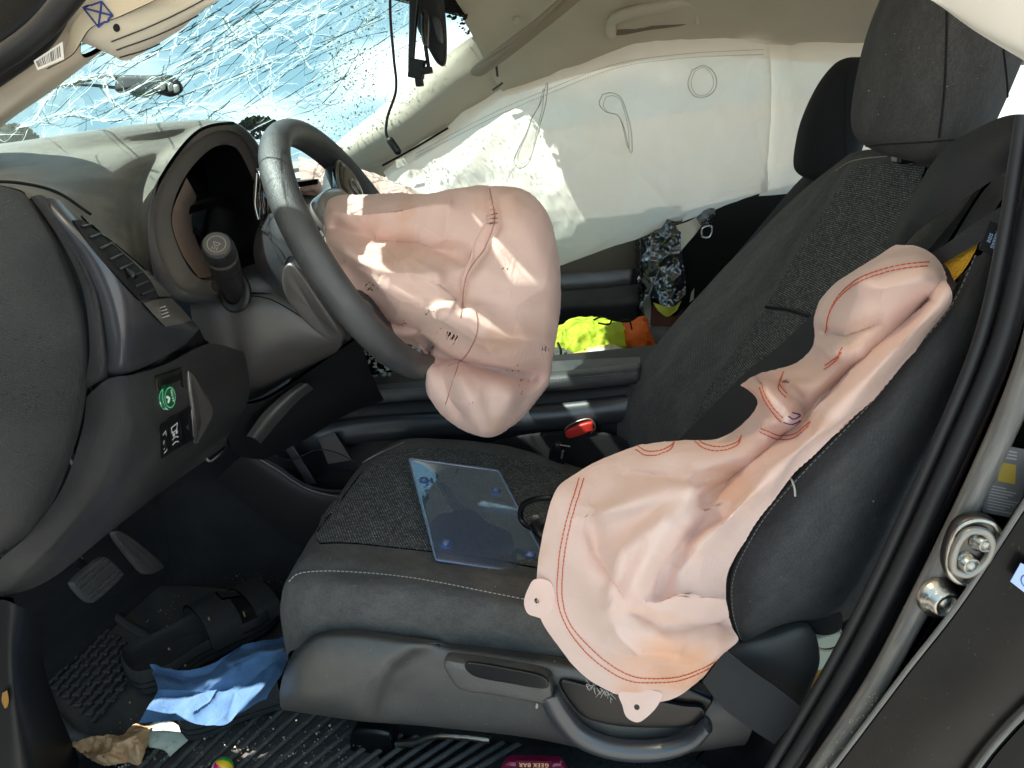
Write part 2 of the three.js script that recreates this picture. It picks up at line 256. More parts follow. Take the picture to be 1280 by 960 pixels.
const MT = {
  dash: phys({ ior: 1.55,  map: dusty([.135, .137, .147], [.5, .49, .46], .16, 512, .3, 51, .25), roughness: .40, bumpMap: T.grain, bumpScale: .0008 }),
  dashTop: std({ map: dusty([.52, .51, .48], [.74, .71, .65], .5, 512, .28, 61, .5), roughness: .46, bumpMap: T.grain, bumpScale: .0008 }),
  dashSmooth: phys({ ior: 1.75,  map: dusty([.20, .205, .225], [.5, .5, .5], .12, 256, .3, 71, .15), roughness: .34, bumpMap: T.fine, bumpScale: .00004 }),
  shroud: phys({ ior: 1.75,  map: dusty([.25, .238, .236], [.5, .48, .45], .12, 256, .3, 75, .15), roughness: .40, bumpMap: T.grain, bumpScale: .00008 }),
  trim: phys({ ior: 1.75,  map: dusty([.235, .232, .23], [.55, .54, .5], .16, 512, .3, 81, .4), roughness: .36, bumpMap: T.grain, bumpScale: .00015 }),
  black: std({ color: hex('#141416'), roughness: .55, bumpMap: T.fine, bumpScale: .0001 }),
  blackSmooth: std({ color: hex('#0d0d0f'), roughness: .3 }),
  piano: phys({ color: hex('#050506'), roughness: .12, clearcoat: 1, clearcoatRoughness: .05 }),
  bezel: phys({ color: hex('#86807b'), roughness: .3, clearcoat: .6, clearcoatRoughness: .1 }),
  leather: phys({ ior: 1.75,  map: dusty([.185, .19, .205], [.5, .48, .42], .22, 512, .2, 91, .2), roughness: .46, bumpMap: T.grain, bumpScale: .0002 }),
  fabric: phys({ color: new THREE.Color(1.0, .98, .95), map: T.twillColor, roughness: .95, bumpMap: T.twill, bumpScale: .0008, sheen: .25, sheenRoughness: .6, sheenColor: hex('#777777') }),
  sideFabric: phys({ color: new THREE.Color(.62, .64, .67), map: T.twillColor, roughness: .9, bumpMap: T.twill, bumpScale: .0006 }),
  headFabric: phys({ color: new THREE.Color(.55, .54, .53), map: T.twillColor, roughness: .95, bumpMap: T.twill, bumpScale: .0008 }),
  knit: phys({ map: T.knitColor, roughness: .95, bumpMap: T.knit, bumpScale: .0008, sheen: .2, sheenRoughness: .7, sheenColor: hex('#777777') }),
  darkFabric: std({ color: hex('#19191b'), roughness: .95, bumpMap: T.twill, bumpScale: .0005 }),
  vinyl: phys({ ior: 1.75,  map: dusty([.19, .193, .2], [.4, .4, .38], .14, 512, .3, 95, .25), roughness: .6, bumpMap: T.cloth, bumpScale: .0001 }),
  carpet: std({ map: dusty([.14, .14, .15], [.42, .38, .32], .12, 512, .35, 101, .5), roughness: 1, bumpMap: T.fine, bumpScale: .0025 }),
  rubber: std({ map: dusty([.25, .25, .255], [.45, .42, .36], .3, 512, .3, 105, .5), roughness: .6, bumpMap: T.fine, bumpScale: .0003 }),
  rubberPlain: std({ color: hex('#1b1b1e'), roughness: .5 }),
  paint: phys({ map: dusty([.03, .03, .032], [.40, .36, .3], .13, 512, .25, 111, .6), roughness: .35, specularIntensity: .3, clearcoat: .12, clearcoatRoughness: .1 }),
  seal: std({ map: dusty([.36, .355, .35], [.68, .65, .58], .25, 512, .2, 115, .4), roughness: .3 }),
  metal: std({ color: hex('#b6b2aa'), metalness: 1, roughness: .28, bumpMap: T.smudge, bumpScale: .0004 }),
  darkMetal: std({ color: hex('#5a5856'), metalness: .9, roughness: .35 }),
  beige: std({ map: dtex(256, (u, v) => { const d = tfbm(u * 4, v * 4, 4, 121, 5) - .5; return [.77 + .06 * d, .725 + .06 * d, .65 + .06 * d]; }, .4, true), roughness: .9, bumpMap: T.fine, bumpScale: .0004 }),
  beigeSmooth: std({ color: hex('#c4b8a6'), roughness: .6, bumpMap: T.fine, bumpScale: .0001 }),
  bag: phys({ map: dtex(512, (u, v) => { const d = tfbm(u * 4, v * 4, 4, 131, 5), e = sstep(.62, .8, tfbm(u * 7, v * 7, 7, 141, 5)); return [.95 - .02 * e, .815 + .04 * (d - .5) - .04 * e, .765 + .05 * (d - .5) - .07 * e]; }, .4, true), roughness: .9, bumpMap: T.cloth, bumpScale: .00012, sheen: .15, sheenColor: hex('#ffe8e0'), transmission: .22, thickness: 0 }),
  curtain: phys({ map: dtex(256, (u, v) => { const d = tfbm(u * 4, v * 4, 4, 151, 5) - .5; return [.96 + .03 * d, .925 + .03 * d, .87 + .05 * d]; }, .5, true), roughness: .85, bumpMap: T.cloth, bumpScale: .00012, transmission: .33, thickness: 0 }),
  bagSide: null,
  orange: std({ color: hex('#cf5a32'), roughness: .8 }), thread: std({ color: hex('#b9b4ac'), roughness: .9 }), grey: std({ color: hex('#8c8a86'), roughness: .8 }),
  pinkThread: std({ color: hex('#b98d82'), roughness: .9 }), dark: std({ color: hex('#08080a'), roughness: .9 }), navy: std({ color: hex('#2d3f86'), roughness: .9 }),
  foam: std({ color: hex('#d9a32a'), roughness: 1, bumpMap: T.fine, bumpScale: .002 }),
  chrome: std({ color: hex('#d0d0d0'), metalness: 1, roughness: .15 }), satin: std({ color: hex('#8f8c86'), metalness: .7, roughness: .35 }),
  strap: std({ map: dtex(256, (u, v) => { const s = .5 + .5 * Math.sin((u * 40 + v * 40) * Math.PI * 2), k = .13 + .035 * s; return [k, k, k * 1.04]; }, .04, true), roughness: .7, bumpMap: T.twill, bumpScale: .0003 }),
};
for (const m of Object.values(MT)) if (m) m.side = THREE.DoubleSide;

// ================================================================ THE SETTING
struct('ground', new THREE.PlaneGeometry(3000, 3000).rotateX(-Math.PI / 2), std({ color: new THREE.Color(.27, .255, .23), roughness: 1 }));
{ // floor of the cabin, rising to the pedals and to the tunnel
  const rows = []; for (const [x, y] of [[-1.20, .62], [-1.18, .45], [-1.13, .31], [-1.04, .275], [-.5, .275], [0, .275], [.6, .275], [1.3, .30]]) { const r = []; for (const [z, k] of [[.70, 0], [.55, 0], [.3, 0], [.14, .02], [.105, .16], [.09, .24], [-.09, .24], [-.2, .02], [-.68, 0]]) r.push(V(x, y + k * (x < -1.1 ? .6 : 1), z)); rows.push(r); }
  struct('floor', sheet(rows, 60, 60, .01), MT.carpet);
}
{ // distant trees, seen past the windscreen
  const leaf = std({ color: new THREE.Color(.10, .17, .05), roughness: .8 }), bark = std({ color: hex('#4a3b2e'), roughness: 1 });
  [[-31, 22, 6.2, 'round green tree far off, just above the left end of the dashboard'], [-30, 4, 5.6, 'green tree far off between the instrument hood and the steering wheel']].forEach(([x, z, h, label], k) => {
    const r = rng(50 + k), t = thing('tree', label, 'tree', undefined), c = CAM.clone().addScaledVector(k ? ray(324, 168) : ray(16, 178), 60), base = V(c.x, 0, c.z); h = c.y + 1.6; const R = .62;
    M('trunk', turned([[.28, 0], [.2, 1.5], [.14, 3], [.05, h - .6]], base, V(.03, 1, 0), 10), bark, t);
    const pos = [], nor = []; for (let i = 0; i < 6000; i++) { const a = r() * 6.283, b = Math.acos(2 * r() - 1), rr = Math.pow(r(), .4), p = V(Math.sin(b) * Math.cos(a) * 3.1, Math.cos(b) * 2.3, Math.sin(b) * Math.sin(a) * 3.1).multiplyScalar(rr * R); if (fbm(p.x * .7, p.y * .7, p.z * .7 + k) < -.1) continue; p.add(base).add(V(0, h - 1.6, 0)); const u = V(r() - .5, r() - .5, r() - .5).normalize(), w = u.clone().cross(V(r(), r(), r())).normalize(); pos.push(...p.clone().addScaledVector(u, .17).toArray(), ...p.clone().addScaledVector(u, -.17).toArray(), ...p.clone().addScaledVector(w, .22).toArray()); const n = u.cross(w).normalize(); for (let j = 0; j < 3; j++) nor.push(n.x, n.y, n.z); }
    const g = new THREE.BufferGeometry(); g.setAttribute('position', new THREE.Float32BufferAttribute(pos, 3)); g.setAttribute('normal', new THREE.Float32BufferAttribute(nor, 3)); leaf.side = THREE.DoubleSide; M('crown', g, leaf, t);
  });
}

// ---------------------------------------------------------------- car body
const car = thing('car_body', 'glossy black painted car body around the open driver doorway, dusty at the pillar', 'car body');
{
  // roof: an outer skin over a lining, both with the sweep of the rail
  const roof = (y, x0) => [.745, .66, .4, 0, -.4, -.62, -.70].map((z, i) => [x0 + .26 * Math.min(1, (z / .62) ** 2), x0 + .4, .5, 1.35].map(x => V(x, y - (Math.abs(z) > .66 ? .07 : Math.abs(z) > .55 ? .03 : 0) + .02 * (1 - Math.pow((x - .4) / 1, 2)), z)));
  M('roof', geo(grid(roof(1.49, -.60), 24, 24), .004), MT.paint, car);
  // closed passenger side below the windows, the rear, the bulkhead and the bonnet
  M('door_skin', geo(grid([[V(-1.2, .2, -.74), V(0, .2, -.75), V(1.5, .2, -.74)], [V(-1.2, .6, -.79), V(0, .6, -.8), V(1.5, .6, -.78)], [V(-1.2, .86, -.76), V(0, .86, -.77), V(1.5, .88, -.75)]], 10, 16), .005), MT.paint, car);
  M('rear_panel', geo(grid([[V(1.5, .15, -.74), V(1.56, .15, 0), V(1.5, .15, .74)], [V(1.55, .55, -.74), V(1.6, .55, 0), V(1.55, .55, .74)], [V(1.5, .95, -.72), V(1.54, .95, 0), V(1.5, .95, .72)]], 8, 12), .005), MT.paint, car);
  M('rear_door', geo(grid([[V(.42, .2, .76), V(.9, .2, .77), V(1.5, .2, .74)], [V(.42, .6, .80), V(.9, .6, .81), V(1.5, .6, .78)], [V(.46, .9, .78), V(.9, .92, .78), V(1.5, .95, .74)]], 8, 12), .005), MT.paint, car);
  M('bulkhead', geo(grid([[V(-1.16, .2, -.72), V(-1.16, .2, 0), V(-1.16, .2, .72)], [V(-1.22, .98, -.72), V(-1.26, 1.0, 0), V(-1.22, .98, .72)], [V(-1.04, 1.09, -.68), V(-1.28, 1.08, 0), V(-1.02, 1.09, .70)]], 4, 8), .01), MT.black, car);
  M('bonnet', geo(grid([[V(-1.22, .96, -.7), V(-1.3, 1.0, 0), V(-1.22, .96, .7)], [V(-1.7, .93, -.72), V(-1.75, .96, 0), V(-1.7, .93, .72)], [V(-2.2, .78, -.66), V(-2.3, .8, 0), V(-2.2, .78, .66)]], 12, 16), .004), MT.paint, car);
  M('underbody', geo(grid([[V(-1.2, .2, -.74), V(1.5, .2, -.74)], [V(-1.2, .2, .74), V(1.5, .2, .74)]], 2, 2), .02), MT.black, car);
  M('rocker_panel', geo(grid([[V(-1.2, .3, .69), V(-.4, .30, .69), V(.12, .31, .69)], [V(-1.2, .315, .73), V(-.4, .315, .73), V(.12, .325, .73)], [V(-1.2, .24, .80), V(-.4, .24, .80), V(.12, .25, .80)], [V(-1.2, .15, .78), V(-.4, .15, .78), V(.12, .15, .78)]], 12, 16), .004), MT.paint, car);
  // centre pillar: inner trim, rubber weatherstrip, painted recess, flange, outer skin
  M('pillar_trim', sheet([[[925, 1010, .60], [1012, 865, .60], [1068, 770, .60], [1150, 600, .60], [1225, 430, .60], [1262, 300, .60], [1290, 120, .59]], [[950, 1010, .66], [1045, 850, .66], [1100, 740, .665], [1182, 570, .665], [1246, 420, .665], [1276, 300, .66], [1305, 120, .65]], [[985, 1010, .69], [1080, 850, .695], [1140, 735, .695], [1215, 570, .695], [1268, 440, .695], [1296, 320, .69], [1325, 140, .68]]], 12, 60, .006), MT.blackSmooth, car);
  const sp = qs([[955, 1010], [1052, 852], [1108, 748], [1190, 575], [1254, 425], [1283, 310], [1312, 140]], .695);
  M('weatherstrip', [tube(sp, .0085, { n: 90, m: 14 }), tube(sp.map(p => p.clone().add(V(-.014, 0, -.006))), .005, { n: 90, m: 10 })], MT.rubberPlain, car);
  const bp = qs([[990, 1010], [1095, 855], [1148, 757], [1230, 590], [1285, 460], [1316, 340], [1350, 160]], .722);
  M('weatherstrip', tube(bp, .0094, { n: 120, m: 18 }), MT.seal, car);
  M('pillar_recess', sheet([[[1000, 1010, .712], [1110, 850, .712], [1162, 760, .712], [1245, 590, .712], [1300, 460, .71], [1335, 340, .71]], [[1030, 985, .70], [1125, 845, .70], [1178, 760, .70], [1265, 610, .70], [1325, 490, .70], [1370, 370, .70]], [[1040, 975, .745], [1130, 852, .745], [1192, 765, .745], [1290, 620, .745], [1380, 500, .745], [1480, 380, .745]]], 14, 50, .003), MT.paint, car);
  const fl = qs([[1000, 1010], [1042, 958], [1130, 842], [1200, 752], [1300, 600], [1400, 460]], .752);
  M('flange', tube(fl, .0022, { n: 80, m: 10 }), MT.seal, car);
  M('pillar_skin', sheet([[[1006, 1015, .752], [1046, 962, .752], [1134, 846, .752], [1204, 756, .752], [1304, 604, .752]], [[1060, 1040, .757], [1110, 985, .758], [1200, 880, .76], [1270, 800, .76], [1360, 660, .76]], [[1170, 1060, .75], [1215, 975, .75], [1262, 915, .75], [1330, 850, .75], [1430, 730, .75]]], 20, 50, .003), MT.paint, car);
  M('flange', tube(qs([[1165, 1065], [1213, 972], [1262, 910], [1335, 840], [1440, 715]], .756), .0026, { n: 60, m: 10 }), MT.seal, car);
  M('pillar_skin', sheet([[[1180, 1070, .748], [1222, 978, .748], [1268, 918, .748], [1340, 850, .748]], [[1230, 1080, .755], [1262, 1000, .755], [1310, 940, .755], [1380, 890, .755]], [[1330, 1100, .76], [1360, 1020, .76], [1400, 960, .76], [1450, 910, .76]]], 8, 30, .003), MT.paint, car);
  // striker: a pressed frame with a raised lip, a wire loop and a bolt
  const z0 = .742, cS = q(1213, 688, z0), out = V(.25, 0, 1).normalize();
  const so = qs([[1180, 716], [1178, 690], [1192, 655], [1215, 643], [1240, 648], [1251, 668], [1246, 700], [1222, 728], [1198, 730]], z0);
  const st = M('striker_plate', pillow(so, { front: .005, back: .008, k: 6, rings: 10 }), MT.darkMetal, car);
  M('lip', tube(so.map(p => p.clone().lerp(cS, .1).addScaledVector(out, .004)), .0022, { closed: true, n: 90 }), MT.metal, st);
  M('loop', tube(qs([[1192, 712], [1196, 682], [1212, 664], [1232, 666], [1240, 684], [1228, 706], [1208, 718]], z0 + .009), .0034, { closed: true, n: 60 }), MT.satin, st);
  for (const [x, y, r] of [[1208, 702, .0085], [1226, 676, .0075]]) { const a = q(x, y, z0 + .004); M('bolt', turned([[0, .008], [r * .35, .008], [r * .4, .0055], [r * .62, .0055], [r * .68, .008], [r * .8, .007], [r, .002], [r * 1.25, .0005], [r * 1.25, -.002]], a, out), MT.metal, st); }
  const a2 = q(1176, 748, .735); M('bolt', turned([[0, .008], [.004, .008], [.005, .005], [.0075, .005], [.0085, .011], [.012, .010], [.0135, .004], [.018, .002], [.0185, -.004]], a2, out), MT.metal, car);
  // placards
  const lp = [q(1243, 555, .728), q(1283, 562, .728), q(1277, 650, .728), q(1228, 640, .728)];
  const lt = ctex(128, 256, (c, w, h) => { c.fillStyle = '#4a4a4c'; c.fillRect(0, 0, w, h); c.fillStyle = '#7d6a26'; c.fillRect(30, 60, 62, 70); c.fillStyle = '#7b7b7b'; for (let i = 0; i < 9; i++) c.fillRect(12, 150 + i * 11, 50 + (i * 37) % 50, 4); for (let i = 0; i < 3; i++) c.fillRect(12, 14 + i * 12, 80, 5); });
  const quad = (p, m, name, parent) => { const g = new THREE.BufferGeometry(); const n = p[1].clone().sub(p[0]).cross(p[3].clone().sub(p[0])).normalize(); if (n.dot(CAM.clone().sub(p[0])) < 0) n.negate(); const b = p.map(v => v.clone().addScaledVector(n, -.0008)); g.setAttribute('position', new THREE.Float32BufferAttribute([...p, ...b].flatMap(v => v.toArray()), 3)); g.setAttribute('normal', new THREE.Float32BufferAttribute([...Array(4).fill(n.toArray()), ...Array(4).fill(n.clone().negate().toArray())].flat(), 3)); g.setAttribute('uv', new THREE.Float32BufferAttribute([0, 1, 1, 1, 1, 0, 0, 0, 0, 1, 1, 1, 1, 0, 0, 0], 2)); g.setIndex([0, 2, 1, 0, 3, 2, 4, 5, 6, 4, 6, 7, 0, 1, 5, 0, 5, 4, 1, 2, 6, 1, 6, 5, 2, 3, 7, 2, 7, 6, 3, 0, 4, 3, 4, 7]); return M(name, g, m, parent); };
  globalThis.quad = quad;
  lab(quad(lp, std({ map: lt, roughness: .4, side: THREE.DoubleSide }), 'placard', car), 'dark grey printed placard with a yellow square');
  const bt = ctex(128, 128, (c) => { c.fillStyle = '#a9bdf0'; c.fillRect(0, 0, 128, 128); c.strokeStyle = '#3a4f8e'; c.lineWidth = 8; c.beginPath(); c.arc(70, 64, 34, 0, 7); c.stroke(); c.beginPath(); c.moveTo(55, 50); c.lineTo(85, 80); c.moveTo(85, 50); c.lineTo(60, 84); c.stroke(); });
  lab(quad([q(1276, 704, .766), q(1302, 715, .766), q(1290, 748, .766), q(1263, 727, .766)], std({ map: bt, roughness: .5, side: THREE.DoubleSide }), 'sticker', car), 'pale blue and white sticker at the photo edge');
  // near front frame of the doorway (top left) and the kick trim (lower left)
  M('door_frame', sheet([[[-60, 40, .70], [40, -30, .69], [120, -110, .68]], [[-50, 100, .70], [30, 45, .69], [95, -20, .68]], [[-45, 108, .66], [20, 62, .66], [70, 10, .65]]], 10, 20, .01), MT.paint, car);
  M('weatherstrip', [tube(qs([[-60, 110], [0, 74], [50, 38], [100, -20]], .70), .010, { n: 40, m: 14 }), tube(qs([[-60, 128], [0, 88], [44, 54], [72, 12], [92, -40]], .67), .011, { n: 40, m: 14 })], MT.rubberPlain, car);
  M('kick_trim', sheet([[[-70, 770, .735], [-70, 870, .735], [-40, 1010, .735]], [[-5, 750, .74], [0, 860, .745], [12, 1000, .745]], [[22, 757, .735], [22, 850, .735], [45, 1000, .735]], [[40, 765, .70], [42, 850, .68], [75, 1000, .68]], [[55, 780, .62], [60, 850, .60], [120, 1000, .60]]], 16, 16, .006), MT.black, car);
  // far window: glass of the passenger door, rear windows
  const gl = phys({ color: hex('#fbfbf8'), roughness: .02, transmission: 1, thickness: 0, side: THREE.DoubleSide });
  const win = (a, b, c, d) => { const g = new THREE.BufferGeometry(); g.setAttribute('position', new THREE.Float32BufferAttribute([a, b, c, d].flatMap(v => v.toArray()), 3)); g.setIndex([0, 1, 2, 0, 2, 3]); g.computeVertexNormals(); M('window', g, gl, car); };
  win(V(-.1, .9, -.75), V(-.1, 1.4, -.64), V(-.5, 1.3, -.66), V(-.95, .9, -.75)); win(V(.0, .9, -.75), V(.75, .93, -.75), V(.8, 1.36, -.64), V(.0, 1.4, -.64));
  M('centre_post', box(.10, .16, .04, .01, V(-.03, .81, -.72), frame(V(1, 0, 0), V(.05, 1, .18))), MT.paint, car);
}

// ---------------------------------------------------------------- passenger door (inside)
{
  const d = thing('passenger_door', 'passenger door seen from inside below the white curtain airbag, grey panel with dark armrest', 'car door');
  const grey = std({ color: hex('#5d564d'), roughness: .8, bumpMap: T.grain, bumpScale: .0002, side: THREE.DoubleSide });
  const prof = (a) => a.map(([y, z]) => [-1.0, -.6, -.3, -.12, -.07].map((x, i) => V(x, y, z - (i === 4 ? .03 : 0))));
  M('upper_panel', geo(grid(prof([[.88, -.70], [.85, -.675], [.80, -.68], [.735, -.69]]), 16, 24), .004), grey, d);
  M('lower_panel', geo(grid(prof([[.71, -.60], [.66, -.61], [.60, -.65], [.45, -.67], [.3, -.68]]), 18, 24), .004), MT.dashSmooth, d);
  const arm = [[-1.0, .03], [-.6, .035], [-.35, .035], [-.18, .034], [-.115, .02]];
  M('armrest', loft(arm.map(([x, w]) => Array.from({ length: 12 }, (_, i) => { const a = i / 12 * 6.283; return V(x, .722 + Math.sin(a) * .021, -.64 + Math.cos(a) * (w + .025)); })), 30, 24), MT.leather, d);
}
// ---------------------------------------------------------------- headliner and pillar trim
const head = thing('headliner', 'beige roof lining and padded rail above the passenger side', 'headliner');
{
  M('roof_lining', sheet([[[430, -230, .55], [700, -230, .55], [1000, -230, .55], [1500, -230, .55]].map(([x, y, z], i) => V([-.36, .1, .6, 1.3][i], 1.405, .62)), [-.56, .1, .6, 1.3].map(x => V(x, 1.44, .3)), [-.60, .1, .6, 1.3].map(x => V(x, 1.44, 0)), [-.56, .1, .6, 1.3].map(x => V(x, 1.43, -.3)), [q(566, -4, -.45), q(720, -14, -.46), q(900, -22, -.45), V(1.3, 1.40, -.46)]], 24, 30, .004), MT.beige, head);
  M('roof_rail', sheet([[[560, -8, -.45], [700, -12, -.46], [900, -22, -.45], [1100, -26, -.45], [1400, -20, -.46]], [[588, 40, -.53], [720, 26, -.55], [880, 18, -.545], [1100, 12, -.55], [1400, 10, -.55]], [[606, 76, -.575], [740, 48, -.585], [880, 36, -.595], [1100, 40, -.60], [1400, 45, -.6]], [[622, 106, -.60], [752, 66, -.625], [880, 50, -.635], [1100, 62, -.64], [1400, 65, -.64]], [[635, 120, -.64], [760, 85, -.66], [880, 70, -.67], [1100, 82, -.67], [1400, 80, -.67]]], 30, 50, .004, s => fold(s, [{ pts: [[700, 40], [690, 60], [720, 68], [800, 38]], w: 8, a: .006, round: 1 }])), MT.beige, head);
  M('pillar_trim', sheet([[[388, 205, -.66], [470, 140, -.62], [545, 78, -.58], [600, 38, -.58]], [[402, 200, -.61], [482, 150, -.585], [556, 92, -.568], [606, 50, -.585]], [[425, 206, -.60], [505, 158, -.58], [580, 104, -.575], [625, 78, -.60]], [[455, 214, -.62], [530, 172, -.61], [600, 120, -.607], [640, 98, -.635]], [[475, 225, -.66], [545, 185, -.66], [612, 132, -.65], [650, 112, -.64]]], 30, 40, .004), MT.beigeSmooth, head);
  const h = M('grab_handle', tube([q(764, 42, -.58), q(766, 26, -.54), q(782, 17, -.515), q(820, 9, -.51), q(854, 2, -.515), q(868, 6, -.535), q(871, 24, -.58)], .0125, { n: 60, m: 14 }), MT.beigeSmooth, head);
  M('recess', pillow(qs([[755, 30], [780, 12], [830, 0], [872, -6], [880, 14], [860, 30], [810, 38], [770, 44]], -.578), { front: .003, back: .003, k: 5 }), std({ color: hex('#75695a'), roughness: .9, side: THREE.DoubleSide }), h);
  const hk = hit(head.children[1], 646, 24, .003); if (hk) M('screw_cap', turned([[0, .004], [.006, .0035], [.009, .001], [.0095, -.002]], hk.p, hk.n), MT.beigeSmooth, head);
  lab(M('sun_visor', pillow([V(-.585, 1.372, .21), V(-.575, 1.374, .4), V(-.565, 1.376, .59), V(-.52, 1.392, .60), V(-.47, 1.408, .60), V(-.46, 1.41, .4), V(-.47, 1.408, .20), V(-.53, 1.39, .20)], { front: .008, back: .008, k: 6 }), MT.beige, head), 'driver sun visor');
  M('clip', [box(.004, .028, .01, .001, q(621, 88, -.53)), box(.03, .005, .01, .001, q(622, 108, -.58), frame(V(.8, .4, 0), V(0, 1, 0)))], MT.black, head);
  M('gap', tube(qs([[478, 207], [520, 184], [560, 160]], -.612), .0026), MT.dark, head);
}
solo('sun_visor', pillow([q(588, 92, -.42), q(592, 84, -.42), q(612, 68, -.40), q(660, 32, -.36), q(720, -18, -.30), q(740, -30, -.30), q(742, -18, -.31), q(715, 8, -.34), q(660, 52, -.39), q(618, 84, -.42), q(600, 95, -.425)], { front: .006, back: .006, k: 4, seg: 120 }), std({ color: hex('#9d907d'), roughness: .85, side: THREE.DoubleSide }), 'beige sun visor hanging edge-on beside the passenger end of the windscreen', 'sun visor');

// ---------------------------------------------------------------- windscreen
const wsPoint = (u, v) => { // u: 0 driver side .. 1 passenger side, v: 0 base .. 1 top
  const z = mix(.70, -.66, u), k = (z / .68) ** 2, b = V(-1.27 + .26 * k, 1.075 + .012 * k, z), t = V(-.62 + .26 * k, 1.438 - .07 * k, z * .9); const p = b.lerp(t, v); p.y += .02 * Math.sin(Math.PI * v); return p;
};
const screen = thing('windscreen', 'shattered windscreen with radiating cracks, whitest on the passenger side', 'windscreen');
{
  const rows = [0, .25, .5, .75, 1].map(v => Array.from({ length: 9 }, (_, i) => wsPoint(i / 8, v)));
  const gs = faceCamera(grid(rows, 24, 40)); gs.p.forEach(p => { p.y += .006 * fbm(p.x * 6, p.y * 6, p.z * 6); });
  const pane = M('glass', geo(gs), phys({ color: new THREE.Color(.47, .57, .56), roughness: .03, transmission: 1, thickness: 0, side: THREE.DoubleSide }), screen);
  // cracks: strips of broken edge standing in the pane, fine ones light and open ones dark
  const r = rng(77), light = [], dark = [], fine = [];
  const onPane = (x, y) => { const h = hit(pane, x, y, .0015); return h; };
  function crack(pts, w, kind) { // a strip of varying width that lies in the pane
    const L = []; for (const [x, y] of pts) { const h = onPane(x, y); if (h) L.push(h); } if (L.length < 2) return;
    const pos = [], idx = [];
    L.forEach((h, i) => { const a = L[Math.max(0, i - 1)].p, b = L[Math.min(L.length - 1, i + 1)].p, t = b.clone().sub(a).normalize(), s = t.clone().cross(h.n).normalize(), ww = w * (.35 + 1.0 * r()) * (i === 0 || i === L.length - 1 ? .2 : 1); const up = h.n.clone().multiplyScalar((r() - .3) * w * 1.5); for (const k of [-1, 0, 1]) { const p = h.p.clone().addScaledVector(s, k * ww / 2); if (!k) p.add(up); pos.push(p.x, p.y, p.z); } });
    for (let i = 0; i < L.length - 1; i++) for (const k of [0, 1]) { const a = i * 3 + k; idx.push(a, a + 1, a + 3, a + 1, a + 4, a + 3); }
    const g = new THREE.BufferGeometry(); g.setAttribute('position', new THREE.Float32BufferAttribute(pos, 3)); g.setAttribute('uv', new THREE.Float32BufferAttribute(new Float32Array(pos.length / 3 * 2), 2)); g.setIndex(idx); g.computeVertexNormals(); (kind === 0 ? light : kind === 1 ? dark : fine).push(g);
  }
  const walk = (x, y, a, len, wob, step = 7) => { const o = [[x, y]]; let k = 0; for (let s = 0; s < len; s += step) { if (r() < .18) a += (r() - .5) * wob * 3; a += (r() - .5) * wob; x += Math.cos(a) * step; y += Math.sin(a) * step; o.push([x, y]); } return o; };
  // long cracks that sweep from the lower left to the upper right, as the photograph's
  const main = [[[60, 152], [150, 118], [230, 76], [300, 34], [370, -8]], [[120, 150], [200, 105], [280, 52], [350, 5], [390, -20]], [[170, 128], [230, 100], [300, 62], [350, 28], [420, -10]], [[200, 148], [260, 112], [310, 70], [352, 32], [372, 40], [400, 10]], [[215, 150], [300, 95], [340, 70], [400, 62], [440, 20]], [[110, 95], [160, 75], [220, 55], [270, 15]], [[180, 146], [260, 138], [330, 128], [400, 118], [450, 90]], [[20, 160], [80, 140], [140, 150], [200, 132], [280, 130]], [[280, 20], [300, 45], [350, 42], [375, 58], [390, 85], [440, 60]], [[268, 112], [262, 90], [280, 62], [300, 45]], [[308, 104], [312, 80], [320, 55], [300, 20]], [[330, 128], [350, 95], [385, 60], [400, 0]], [[285, 62], [320, 70], [338, 90], [330, 128]], [[130, 95], [138, 125], [170, 140], [190, 150]], [[40, 150], [60, 118], [90, 100], [140, 96]], [[350, 150], [380, 110], [420, 70], [470, 10]], [[250, 148], [300, 142], [370, 130], [420, 128]], [[240, 60], [275, 40], [330, 20], [420, 15]]];
  for (const m of main) for (let k = 0; k < 3; k++) { const o = k * 7, n = 26, p = []; for (let i = 0; i < n; i++) { const t = along(m.map(a => V(a[0] + (r() - .5) * o * 1.6, a[1] + (r() - .5) * o * 1.6, 0)), i / (n - 1)); p.push([t.x + (r() - .5) * 2.5, t.y + (r() - .5) * 2.5]); } crack(p, k ? .0013 : .0024, k === 0 ? 0 : r() < .55 ? 1 : 0); }
  for (let i = 0; i < 90; i++) crack(walk(20 + r() * 400, r() * 160, -.58 + (r() - .5) * .4, 50 + r() * 190, .06), .0009 + .0013 * r(), r() < .65 ? 1 : 0);      // long splinters
